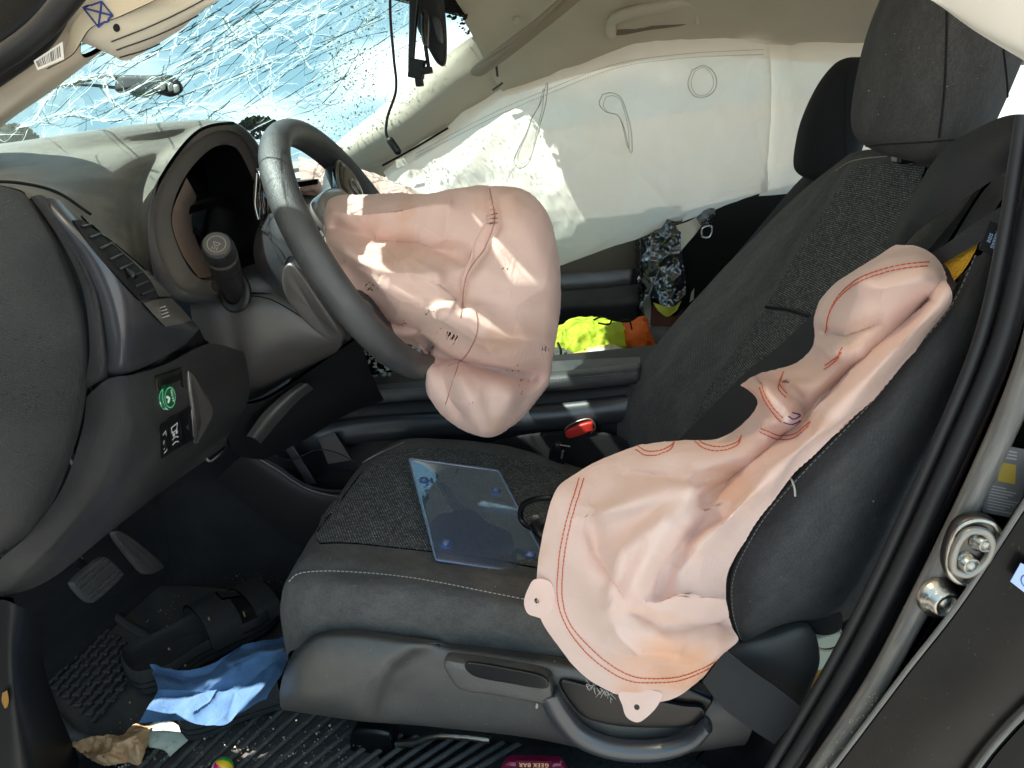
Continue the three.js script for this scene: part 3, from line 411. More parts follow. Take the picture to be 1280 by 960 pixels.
  { // shards: cells stretched along the sweep of the blow, each edge a crack
    const A = -.56, ca = Math.cos(A), sa = Math.sin(A), sites = []; for (let i = 0; i < 150; i++) sites.push([(r() * 640 - 120) / 2.1, r() * 460 - 120]);
    const toP = (u, v) => { u *= 2.1; return [u * ca - v * sa, u * sa + v * ca + 160]; };
    for (let i = 0; i < sites.length; i++) {
      let poly = [[-400, -400], [700, -400], [700, 700], [-400, 700]]; const [sx, sy] = sites[i];
      for (let k = 0; k < sites.length; k++) { if (k === i) continue; const mx = (sx + sites[k][0]) / 2, my = (sy + sites[k][1]) / 2, nx = sites[k][0] - sx, ny = sites[k][1] - sy, f = p => (p[0] - mx) * nx + (p[1] - my) * ny, o = []; for (let m = 0; m < poly.length; m++) { const p = poly[m], q2 = poly[(m + 1) % poly.length], fp = f(p), fq = f(q2); if (fp <= 0) o.push(p); if (fp * fq < 0) { const t = fp / (fp - fq); o.push([mix(p[0], q2[0], t), mix(p[1], q2[1], t)]); } } poly = o; if (!poly.length) break; }
      for (let m = 0; m < poly.length; m++) { const p = poly[m], q2 = poly[(m + 1) % poly.length]; if (r() < .35) continue; const n = 6, pts = []; for (let t = 0; t <= n; t++) { const [x, y] = toP(mix(p[0], q2[0], t / n), mix(p[1], q2[1], t / n)); pts.push([x + (r() - .5) * 3, y + (r() - .5) * 3]); } if (pts[0][0] > 520 || pts[0][1] > 200 || pts[0][0] < -40) continue; crack(pts, .0007 + .0022 * r() * r(), r() < .68 ? 1 : 0); }
    }
  }
  for (let i = 0; i < 60; i++) crack(walk(r() * 330, 60 + r() * 100, r() * 6.28, 15 + r() * 40, .9, 5), .0009, r() < .5 ? 0 : 1);
  // the crushed band: crumbs of glass still held by the film
  const crumbs = [], crumbsDark = []; const inBand = (x, y) => { const d = Math.abs((x - 470) * .62 + (y - 100) * .78) / 70; return Math.exp(-d * d) * sstep(370, 430, x); };
  const addCrumb = (x, y, s) => { const h = onPane(x, y); if (!h) return; const n = h.n.clone().add(V(r() - .5, r() - .5, r() - .5).multiplyScalar(1.3)).normalize(), a = n.clone().cross(V(r() - .5, r() - .5, r() - .5)).normalize(), b = n.clone().cross(a), k = 3 + Math.floor(r() * 3), pos = [], idx = []; for (let i = 0; i < k; i++) { const t = (i + r() * .6) / k * 6.283, R = s * (.5 + r()); const p = h.p.clone().addScaledVector(a, Math.cos(t) * R).addScaledVector(b, Math.sin(t) * R); pos.push(p.x, p.y, p.z); } for (let i = 1; i < k - 1; i++) idx.push(0, i, i + 1); const g = new THREE.BufferGeometry(); g.setAttribute('position', new THREE.Float32BufferAttribute(pos, 3)); g.setAttribute('uv', new THREE.Float32BufferAttribute(new Float32Array(k * 2), 2)); g.setIndex(idx); g.computeVertexNormals(); (r() < .45 ? crumbsDark : crumbs).push(g); };
  for (let i = 0; i < 19000; i++) { const x = 360 + r() * 250, y = -20 + r() * 215; const w = (x > 535 ? .4 : 1) * (.12 * sstep(350, 420, x) + .9 * sstep(.05, .6, inBand(x, y)) + .5 * sstep(410, 470, x) * sstep(130, 60, y) * .5); if (r() < w && fbm(x * .02, y * .02, 3) + .35 > r() * .6) addCrumb(x, y, (.0012 + .0034 * r() * r()) * (x > 470 ? .6 : 1)); }
  for (let i = 0; i < 350; i++) { const x = 20 + r() * 360, y = r() * 165; if (fbm(x * .03, y * .03, 9) > 0) addCrumb(x, y, .0014); }
  const glassLight = phys({ color: hex('#f2fbf8'), roughness: .9, transmission: .6, thickness: 0, side: THREE.DoubleSide }), glassDark = std({ color: hex('#4f716a'), roughness: .2, side: THREE.DoubleSide });
  const crumbM = phys({ color: hex('#eef9f5'), roughness: .8, transmission: .36, thickness: 0, side: THREE.DoubleSide });
  lab(stuff(M('crack', light, glassLight, screen)), 'white broken edges'); lab(stuff(M('crack', dark, glassDark, screen)), 'dark green broken edges');
  lab(stuff(M('crushed_glass', crumbs, crumbM, screen)), 'band of crushed white glass');
  lab(stuff(M('crushed_glass', crumbsDark, phys({ color: hex('#6d8f86'), roughness: .6, transmission: .2, thickness: 0, side: THREE.DoubleSide }), screen)), 'greener bits of crushed glass');
  // black printed border with its dots, torn along the top passenger corner
  const bord = [], rb = rng(5); for (let i = 0; i < 160; i++) { const x = 545 + rb() * 62, y = -12 + (x - 545) * .95 + (rb() - .5) * 34; const h = onPane(x, y); if (h) { const g = new THREE.CircleGeometry(.002 + .006 * rb(), 5 + Math.floor(rb() * 3)); g.applyQuaternion(new THREE.Quaternion().setFromUnitVectors(V(0, 0, 1), h.n)); g.translate(...h.p.toArray()); bord.push(flat(g)); } }
  stuff(M('printed_border', bord, MT.dark, screen));
}
{ // the header joins the screen to the roof
  const zs = [0, .125, .25, .375, .5, .625, .75, .875, 1]; M('header', geo(grid([zs.map(u => wsPoint(u, .985)), zs.map(u => wsPoint(u, 1).add(V(.01, .035, 0))), zs.map(u => { const p = wsPoint(u, 1); return V(p.x + .03, 1.49 - (Math.abs(p.z) > .55 ? .025 : 0), p.z); })], 6, 40), .004), MT.paint, car);
  // the driver's door stands open, forward of the doorway
  M('open_door', geo(grid([[V(-1.0, .28, .78), V(-.92, .28, 1.3), V(-.82, .28, 1.85)], [V(-1.01, .7, .78), V(-.93, .7, 1.3), V(-.83, .7, 1.85)], [V(-1.01, 1.16, .76), V(-.93, 1.12, 1.3), V(-.83, 1.08, 1.85)]], 12, 16), .08), MT.black, car);
}
{ // wiper outside
  const w = thing('wiper', 'black windscreen wiper arm with its holder, outside the cracked glass at left', 'wiper'); const x = -1.25;
  const P = (px, py, d = 0) => CAM.clone().addScaledVector(ray(px, py), 1.38 + d);
  M('arm', loft([[40, 108], [70, 106], [105, 101], [130, 96], [160, 97], [180, 98]].map(([a, b]) => { const c = P(a, b); return Array.from({ length: 8 }, (_, i) => c.clone().add(V(0, Math.sin(i / 8 * 6.283) * .0035, Math.cos(i / 8 * 6.283) * .005))); }), 40, 16), MT.black, w);
  const hd = M('holder', pillow([[146, 104], [152, 96], [185, 96], [212, 95], [224, 101], [228, 112], [214, 120], [196, 117], [180, 121], [165, 119], [160, 113], [146, 115]].map(a => P(...a)), { front: .012, back: .01, k: 4 }), MT.black, w);
  for (const [a, b] of [[203, 108], [213, 109], [220, 111]]) M('slot', pillow([[a - 3, b - 4], [a + 3, b - 5], [a + 4, b + 3], [a - 2, b + 5]].map(c => P(c[0], c[1], -.015)), { front: .002, back: .002 }), MT.satin, hd);
  M('blade', tube([[30, 118], [90, 106], [150, 110], [200, 114]].map(a => P(a[0], a[1], .01)), .003), MT.rubberPlain, w);
}
{ // mirror mount and sensor housing hanging at the glass
  const m = thing('mirror_mount', 'broken black mirror mount and sensor housing hanging from the windscreen', 'mirror mount');
  const P = (l, z) => l.map(a => q(a[0], a[1], z));
  M('cover', pillow(P([[520, -20], [548, -20], [557, 30], [557, 78], [548, 80], [534, 56], [522, 30]], -.14), { front: .014, back: .01, k: 5 }), MT.black, m);
  lab(M('cover', pillow(P([[541, 22], [550, 26], [554, 52], [548, 50]], -.11), { front: .003, back: .004, k: 5 }), MT.dashSmooth, m), 'grey panel on the side of the cover');
  M('bracket', pillow(P([[514, -20], [524, -20], [520, 40], [516, 90], [511, 92], [512, 40]], -.10), { front: .006, back: .006, k: 6 }), MT.blackSmooth, m);
  M('latch', [box(.028, .034, .02, .003, q(521, 86, -.10), frame(V(1, -.3, 0), V(.2, 1, 0))), box(.016, .012, .02, .002, q(534, 88, -.10)), box(.012, .02, .018, .002, q(524, 101, -.10)), box(.006, .04, .008, .001, q(534, 72, -.11))], MT.black, m);
  M('frame', pillow(P([[527, 14], [536, 20], [536, 58], [528, 52]], -.09), { front: .004, back: .006, k: 6 }), MT.piano, m);
}
{
  const c = thing('cable', 'thin black cable with a plug at its end, dangling in front of the windscreen', 'cable');
  M('wire', tube(qs([[488, -40], [488, 20], [492, 70], [495, 112], [484, 148], [483, 168], [490, 180]], 0.0), .0026, { n: 80 }), MT.black, c);
  M('plug', capsule(q(488, 176, 0), q(497, 189, 0), .007), MT.black, c);
}
// ================================================================ DASHBOARD
const dash = thing('dashboard', 'black grained dashboard with dusty sunlit top, left of the steering wheel', 'dashboard');
let dashBody, endCap, ventBody;
{
  const HX = -.60, hoodEdge = [[290, 152], [247, 162], [205, 212], [186, 262], [188, 330], [213, 372]].map(([x, y], i) => qx(x, y, HX + [.02, .02, .01, 0, -.01, -.02][i]));
  const row = (c0, c1, c2, c3, c4, i) => [c0, c1, c2, c3, c4, hoodEdge[i]];
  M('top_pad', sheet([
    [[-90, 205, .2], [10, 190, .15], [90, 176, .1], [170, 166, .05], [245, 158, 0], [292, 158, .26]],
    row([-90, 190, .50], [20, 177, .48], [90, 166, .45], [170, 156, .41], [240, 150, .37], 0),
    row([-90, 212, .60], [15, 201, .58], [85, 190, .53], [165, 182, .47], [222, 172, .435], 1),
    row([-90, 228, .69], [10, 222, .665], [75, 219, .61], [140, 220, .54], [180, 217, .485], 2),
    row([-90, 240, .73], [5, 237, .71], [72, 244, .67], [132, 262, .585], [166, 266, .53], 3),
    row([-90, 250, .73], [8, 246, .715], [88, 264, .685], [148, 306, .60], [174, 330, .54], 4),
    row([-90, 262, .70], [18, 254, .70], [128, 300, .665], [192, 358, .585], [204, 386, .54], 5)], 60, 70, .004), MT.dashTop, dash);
  M('defroster_gap', tube(qs([[-10, 229, .70], [30, 231, .69], [75, 242, .665], [118, 270, .655]], 0).map((p, i) => p.add(V(0, .002, .004))), .0016), MT.dark, dash);
  // instrument hood: rolled edge, glossy inner bezel, cavity
  const loop = (l, x) => l.map(([a, b]) => qx(a, b, x));
  const o1 = [[213, 372], [190, 330], [186, 262], [205, 212], [247, 162], [290, 152], [322, 180], [346, 240], [350, 320], [330, 372], [270, 380]];
  const o2 = [[226, 362], [200, 322], [193, 264], [214, 210], [254, 170], [292, 164], [316, 190], [336, 245], [340, 315], [322, 358], [270, 368]];
  const o3 = [[246, 346], [224, 312], [214, 268], [232, 220], [264, 186], [290, 182], [306, 202], [324, 250], [328, 308], [312, 342], [274, 350]];
  const ring = (a, xa, b, xb, c, xc, n = 3) => loft([loop(a, xa), loop(b, xb), loop(c, xc)], 14, 90, false);
  M('instrument_hood', ring(o1, HX, o1.map(([x, y]) => [x + (256 - x) * -.005, y + (265 - y) * .01]), HX + .008, o2, HX + .002), MT.dashSmooth, dash);
  M('hood_bezel', ring(o2, HX + .001, o2.map(([x, y]) => [x + (262 - x) * .05, y + (265 - y) * .05]), HX - .015, o3, HX - .035), MT.bezel, dash);
  const deep = o3.map(([a, b]) => { const p = qx(a, b, HX - .035); return V(HX - .14 + (p.y - 1.05) * .33, p.y + .008, p.z - .012); });
  M('cluster_shell', loft([loop(o3, HX - .036), loop(o3, HX - .036).map((p, i) => p.clone().lerp(deep[i], .5)), deep], 10, 80, false), MT.blackSmooth, dash);
  M('cluster_wall', sheet([[qx(248, 347, HX - .037), qx(226, 314, HX - .037), qx(215, 270, HX - .037), qx(233, 222, HX - .037)], [qx(264, 348, HX - .09), qx(244, 318, HX - .09), qx(231, 274, HX - .09), qx(241, 236, HX - .09)], [qx(280, 350, HX - .13), qx(256, 322, HX - .13), qx(240, 280, HX - .13), qx(246, 246, HX - .13)]], 16, 30, .003), phys({ color: hex('#d9bcae'), roughness: .3, clearcoat: .5, side: THREE.DoubleSide }), dash);
  const lens = M('cluster_lens', pillow(deep, { front: .004, back: .004, k: 6, dir: V(.947, -.31, .086).normalize() }), phys({ color: hex('#040405'), roughness: .04, ior: 2.2, clearcoat: 1, clearcoatRoughness: .02, side: THREE.DoubleSide }), dash);
  const inner = M('gauge', [0, 1, 2].map(i => new THREE.TorusGeometry([.035, .05, .035][i], .0025, 8, 40).rotateY(Math.PI / 2).translate(HX - .125, .99, .25 + i * .07)).concat([]), MT.blackSmooth, dash);
  // end cap facing the doorway
  endCap = M('end_cap', sheet([[[-80, 226, .742], [-30, 228, .742], [22, 238, .742], [40, 252, .738]], [[-80, 300, .745], [-20, 310, .748], [60, 312, .747], [80, 318, .738]], [[-80, 420, .745], [-20, 420, .75], [88, 412, .75], [108, 416, .738]], [[-80, 540, .745], [-20, 540, .75], [78, 530, .75], [100, 535, .738]], [[-80, 640, .74], [-20, 640, .745], [32, 645, .745], [52, 655, .735]], [[-80, 700, .735], [-20, 698, .735], [-4, 692, .735], [2, 698, .73]]], 40, 30, .006), MT.dash, dash);
  M('end_trim', sheet([[[38, 246, .735], [52, 244, .735], [66, 254, .728]], [[74, 298, .74], [86, 296, .742], [94, 300, .73]], [[103, 360, .74], [117, 358, .745], [124, 362, .73]], [[112, 430, .74], [128, 428, .745], [136, 432, .73]], [[108, 470, .74], [128, 465, .742], [137, 470, .73]], [[103, 492, .735], [118, 480, .735], [136, 474, .725]]], 40, 10, .005), MT.dash, dash);
  // lower body wrapping from the doorway round to the column
  const rows = [
    [[108, 496, .734], [135, 474, .738], [168, 468, .72], [208, 455, .665], [262, 430, .57], [305, 440, .46]],
    [[102, 540, .738], [152, 528, .745], [182, 530, .722], [218, 508, .665], [268, 482, .57], [312, 478, .46]],
    [[78, 610, .738], [130, 602, .746], [176, 584, .722], [220, 556, .66], [268, 526, .56], [308, 506, .46]],
    [[36, 668, .738], [84, 666, .746], [138, 638, .72], [194, 598, .655], [244, 562, .55], [292, 532, .45]],
    [[0, 700, .735], [40, 712, .742], [92, 694, .715], [162, 640, .65], [226, 590, .54], [284, 548, .44]],
    [[-20, 730, .72], [4, 742, .725], [56, 728, .70], [124, 674, .635], [204, 612, .53], [280, 558, .43]],
    [[-25, 742, .70], [2, 753, .70], [50, 738, .68], [120, 682, .61], [200, 618, .51], [276, 562, .41]].map(a => q(...a).add(V(-.05, .0, -.01)))];
  dashBody = M('lower_panel', sheet(rows, 60, 70, .005), MT.dash, dash);
  const gapLines = [[[40, 248], [78, 305], [106, 360], [118, 425], [104, 492], [70, 600], [20, 672], [0, 692]]];
  M('panel_gap', tube(qs(gapLines[0], .733), .0024, { n: 80 }), MT.dark, dash);
  // vent housing
  ventBody = M('vent_housing', sheet([
    [[40, 250, .725], [55, 247, .728], [72, 250, .722], [84, 258, .71]],
    [[70, 285, .735], [82, 280, .748], [98, 278, .735], [112, 283, .70]],
    [[98, 325, .738], [115, 318, .755], [138, 315, .735], [160, 322, .665]],
    [[120, 375, .738], [140, 366, .755], [170, 358, .725], [206, 364, .62]],
    [[131, 425, .738], [155, 414, .752], [195, 400, .70], [238, 398, .59]],
    [[134, 458, .735], [160, 450, .738], [200, 432, .675], [250, 412, .582]],
    [[135, 470, .728], [162, 466, .718], [198, 450, .672], [248, 420, .58]]], 60, 50, .006), MT.dashSmooth, dash);
  // vent opening: dark well, bright edge strip, slats
  const strips = (rows, nm, mat, off, par) => { const g = grid(rows.map(r => r.map(p => V(p[0], p[1], 0))), 30, 8); let ok = true; g.p = g.p.map(p => { const h = hitIn(ventBody, p.x, p.y, off, 130, 370); if (!h) ok = false; return h ? h.p : p; }); return ok ? M(nm, geo(faceCamera(g), .0012), mat, par) : null; };
  const WL = [[90, 277], [112, 307], [135, 334], [155, 357], [173, 376]], WR = [[103, 276], [131, 300], [160, 326], [183, 349], [196, 372]], WO = [[97, 268], [128, 288], [160, 313], [190, 340], [212, 372]];
  strips(WL.map((p, i) => [p, WR[i]]), 'vent_well', MT.dark, .0015, ventBody); strips(WR.map((p, i) => [p, WO[i]]), 'edge_strip', MT.satin, .0022, ventBody);
  lab(strips([[[176, 379], [197, 375], [212, 374]], [[190, 394], [212, 389], [226, 388]], [[204, 408], [226, 404], [238, 402]]], 'edge_strip', MT.satin, .0022, ventBody) || new THREE.Object3D(), 'lower end of the vent frame');
  for (let i = 0; i < 8; i++) { const t = (i + .6) / 8.4, L = along(WL.map(p => V(p[0], p[1], 0)), t), R = along(WR.map(p => V(p[0], p[1], 0)), t), pt = [.28, .5, .75, .98].map(k => hitIn(ventBody, mix(L.x, R.x, k), mix(L.y + 2, R.y, k), .0026, 130, 370)).filter(Boolean); if (pt.length === 4) M('slat', tube(pt.map(h => h.p), .0011, { n: 16, m: 6 }), MT.dashSmooth, ventBody); }
  const tb = hit(ventBody, 158, 344, .004); if (tb) M('tab', box(.012, .006, .008, .002, tb.p, frame(V(.7, -.5, 0), tb.n)), MT.blackSmooth, ventBody);
  const wh = hit(ventBody, 200, 391, .002); if (wh) M('thumb_wheel', [0, 1, 2, 3].map(i => box(.011, .0016, .003, .0005, wh.p.clone().add(V(.0005 * i, .0032 * (1.5 - i), 0)), frame(V(.8, .15, -.4), wh.n))), MT.satin, ventBody);
  // bright sill below the vent
  M('vent_sill', sheet([[[160, 470, .716], [195, 452, .675], [222, 430, .625], [250, 412, .585]], [[158, 475, .714], [198, 462, .672], [226, 446, .622], [256, 424, .58]], [[170, 476, .69], [205, 464, .655], [234, 448, .605], [262, 428, .565]]], 10, 24, .004), MT.blackSmooth, dash);
  // switch panel
  const P = (x, y, o = .001) => hit(dashBody, x, y, o);
  const patch = (pts, nm, mat, front = .0015, o = .0005, parent = dash, label) => { const h = pts.map(([x, y]) => P(x, y, o)).filter(Boolean); if (h.length < 3) return null; const n = V(0, 0, 0); h.forEach(k => n.add(k.n)); const m = M(nm, pillow(h.map(k => k.p), { front, back: .002, k: 10, dir: n.normalize(), seg: 64, rings: 6 }), mat, parent); if (label) lab(m, label); return m; };
  const cor = (a, r = .12) => { const o = []; a.forEach((p, i) => { const q0 = a[(i + a.length - 1) % a.length], q1 = a[(i + 1) % a.length]; for (const [b, t] of [[q0, r], [p, 0], [q1, r]]) o.push([mix(p[0], b[0], t), mix(p[1], b[1], t)]); }); return o; };
  const sw = patch(cor([[193, 470], [226, 459], [241, 547], [206, 565]]), 'switch_panel', MT.blackSmooth, .0012);
  const b = P(207, 497, .002); if (b) {
    const et = ctex(128, 128, c => { c.fillStyle = '#0d5a38'; c.fillRect(0, 0, 128, 128); c.strokeStyle = '#7fd2a2'; c.lineWidth = 6; c.beginPath(); c.arc(64, 64, 54, 0, 7); c.stroke(); c.fillStyle = '#e8fff0'; c.font = 'bold 26px sans-serif'; c.textAlign = 'center'; c.fillText('ECON', 64, 100); c.beginPath(); c.ellipse(56, 46, 10, 20, -.5, 0, 7); c.fill(); c.beginPath(); c.ellipse(76, 40, 8, 18, .5, 0, 7); c.fill(); });
    const g = new THREE.CylinderGeometry(.0125, .0135, .006, 32); const uv = g.attributes.uv; const qt = new THREE.Quaternion().setFromUnitVectors(V(0, 1, 0), b.n); const roll2 = new THREE.Quaternion().setFromAxisAngle(V(0, 1, 0), -1.35); g.applyQuaternion(roll2); g.applyQuaternion(qt); g.translate(...b.p.toArray());
    lab(M('button', g, std({ map: et, roughness: .3 }), sw || dash), 'round green eco button');
  }
  const icon = (draw) => std({ map: ctex(64, 128, (c, w, h) => { c.fillStyle = '#121214'; c.fillRect(0, 0, w, h); c.strokeStyle = c.fillStyle = '#d8d8d8'; c.lineWidth = 5; draw(c); }), roughness: .35, side: THREE.DoubleSide });
  const plate = (pts, mat, nm) => { const h = pts.map(([x, y]) => P(x, y, .0032)); if (h.some(k => !k)) return; quad(h.map(k => k.p), mat, nm, sw || dash); };
  plate([[197, 532], [205, 527], [208, 566], [199, 572]], icon(c => { c.beginPath(); c.moveTo(15, 40); c.lineTo(45, 30); c.lineTo(48, 50); c.moveTo(20, 96); c.lineTo(44, 86); c.lineTo(46, 106); c.lineTo(22, 112); c.stroke(); c.font = 'bold 20px sans-serif'; c.fillText('OFF', 14, 76); }), 'switch');
  plate([[206.5, 525], [220, 517], [224, 556], [210, 564]], icon(c => { c.beginPath(); c.moveTo(14, 34); c.lineTo(50, 30); c.lineTo(44, 52); c.lineTo(16, 56); c.closePath(); c.stroke(); c.beginPath(); c.arc(24, 66, 7, 0, 7); c.arc(42, 62, 7, 0, 7); c.fill(); c.beginPath(); c.moveTo(14, 84); c.quadraticCurveTo(30, 70, 48, 84); c.moveTo(14, 104); c.quadraticCurveTo(30, 90, 48, 104); c.stroke(); }), 'switch');
  plate([[221.5, 516], [235, 509], [240, 547], [225.5, 555]], MT.blackSmooth, 'switch');
  const pk = [[233, 464], [250, 486], [262, 506], [262, 520], [252, 540], [242, 552], [238, 520]];
  patch(pk, 'pocket', MT.shroud, .004, .001); { const l = seam(dashBody, [...pk, pk[0]], .001, .002, 60); if (l) M('pocket_rim', l, MT.satin, dash); }
  // release handle and dark underside
  M('release_handle', tube(qs([[262, 554, .46], [257, 568, .47], [262, 576, .47], [278, 564, .45], [280, 556, .43]], 0), .0032), MT.darkMetal, dash);
  M('knee_panel', sheet([[[280, 505, .46], [330, 500, .42], [400, 455, .36], [450, 420, .30]], [[285, 550, .44], [330, 520, .38], [400, 480, .32], [460, 455, .26]], [[300, 570, .38], [345, 545, .34], [410, 510, .28], [470, 480, .22]], [[330, 575, .3], [380, 550, .26], [430, 520, .22], [480, 500, .18]]], 20, 24, .004), MT.black, dash);
  lab(M('knee_panel', sheet([[[308, 545, .42], [330, 515, .42], [358, 490, .40], [375, 478, .38]], [[318, 548, .425], [340, 520, .425], [366, 494, .405], [384, 480, .385]], [[326, 555, .40], [348, 528, .40], [374, 500, .38], [392, 486, .36]]], 8, 20, .004), MT.trim, dash), 'light strip under the column');
  M('deck', geo(grid([[V(-1.26, 1.07, -.2), V(-1.24, 1.07, .2), V(-1.02, 1.075, .66)], [V(-.95, 1.08, -.2), V(-.95, 1.08, .2), V(-.88, 1.07, .64)], [V(-.70, 1.07, -.2), V(-.70, 1.07, .2), V(-.74, 1.04, .60)]], 10, 16), .01), MT.dash, dash);
  // passenger side of the dashboard, behind the wheel
  M('far_panel', geo(grid([[V(-1.15, 1.03, .2), V(-1.2, 1.05, -.2), V(-1.0, 1.03, -.66)], [V(-.75, 1.06, .2), V(-.74, 1.05, -.2), V(-.80, 1.03, -.66)], [V(-.62, .98, .2), V(-.62, .97, -.2), V(-.70, .97, -.66)], [V(-.64, .80, .2), V(-.64, .78, -.2), V(-.72, .78, -.66)], [V(-.80, .62, .2), V(-.80, .60, -.2), V(-.85, .60, -.66)]], 24, 24), .005), MT.dash, dash);
}
// ---------------------------------------------------------------- steering column with stalk
const col = thing('steering_column', 'dark grey steering column shroud with light stalk, between dashboard and wheel', 'steering column');
{
  const sh = M('shroud', sheet([
    [[275, 352, .33], [305, 345, .33], [345, 335, .33], [390, 330, .33], [420, 330, .33]],
    [[250, 362, .39], [292, 354, .41], [345, 345, .40], [392, 350, .39], [425, 365, .38]],
    [[238, 378, .43], [285, 376, .455], [345, 375, .44], [395, 388, .42], [428, 400, .40]],
    [[243, 410, .435], [290, 415, .46], [350, 405, .445], [400, 418, .425], [428, 424, .41]],
    [[258, 450, .425], [302, 458, .445], [360, 435, .43], [402, 436, .41], [424, 436, .40]],
    [[280, 486, .40], [312, 486, .405], [366, 460, .39], [402, 448, .38], [418, 442, .375]],
    [[298, 503, .35], [322, 497, .35], [368, 470, .345], [400, 452, .34], [414, 444, .34]]], 50, 50, .005), MT.shroud, col);
  M('seam', seam(sh, [[240, 372], [285, 372], [330, 372], [370, 392], [410, 422]], .0009, .0002, 40), MT.dark, col);
  M('upper_cover', sheet([[[240, 372, .425], [232, 362, .40], [236, 352, .36]], [[285, 368, .452], [286, 350, .43], [292, 338, .37]], [[330, 366, .44], [330, 345, .42], [332, 328, .36]], [[375, 380, .42], [380, 360, .40], [380, 340, .35]]], 24, 14, .005), MT.dashSmooth, col);
  const a = q(296, 370, .455), b = q(271, 306, .56), d = b.clone().sub(a), L = d.length(), n = d.clone().normalize();
  const s = M('stalk', turned([[0, 0], [.014, 0], [.015, L * .35], [.0165, L * .42], [.0165, L * .58], [.0155, L * .6], [.0175, L * .62], [.0185, L * .72], [.0185, L * .93], [.0172, L * .99], [.0155, L * 1.0], [0, L * 1.0]], a, n), MT.rubberPlain, col);
  M('collar', turned([[.015, -.002], [.026, -.002], [.027, .003], [.022, .006], [.016, .006]], a.clone().addScaledVector(n, .012), V(-.2, .25, 1)), MT.rubberPlain, s);
  M('ring', turned([[.0176, L * .60], [.0181, L * .605], [.0176, L * .612]], a, n), MT.dark, s);
  const ct = ctex(128, 128, c => { c.fillStyle = '#4a4744'; c.fillRect(0, 0, 128, 128); c.strokeStyle = '#8d877e'; c.lineWidth = 4; c.beginPath(); c.arc(64, 64, 44, 0, 7); c.stroke(); c.lineWidth = 4; c.beginPath(); c.arc(56, 64, 16, -1.57, 1.57); c.closePath(); c.stroke(); for (const y of [52, 64, 76]) { c.beginPath(); c.moveTo(78, y); c.lineTo(98, y); c.stroke(); } });
  const cap = new THREE.CylinderGeometry(.0145, .0152, .0025, 32); cap.applyQuaternion(new THREE.Quaternion().setFromUnitVectors(V(0, 1, 0), n)); cap.translate(...b.clone().addScaledVector(n, .001).toArray()); M('end_cap', cap, std({ map: ct, roughness: .45 }), s);
  M('band', turned([[.0187, L * .8], [.019, L * .81], [.019, L * .84], [.0187, L * .85]], a, n), std({ color: hex('#4c4844'), roughness: .5 }), s);
}
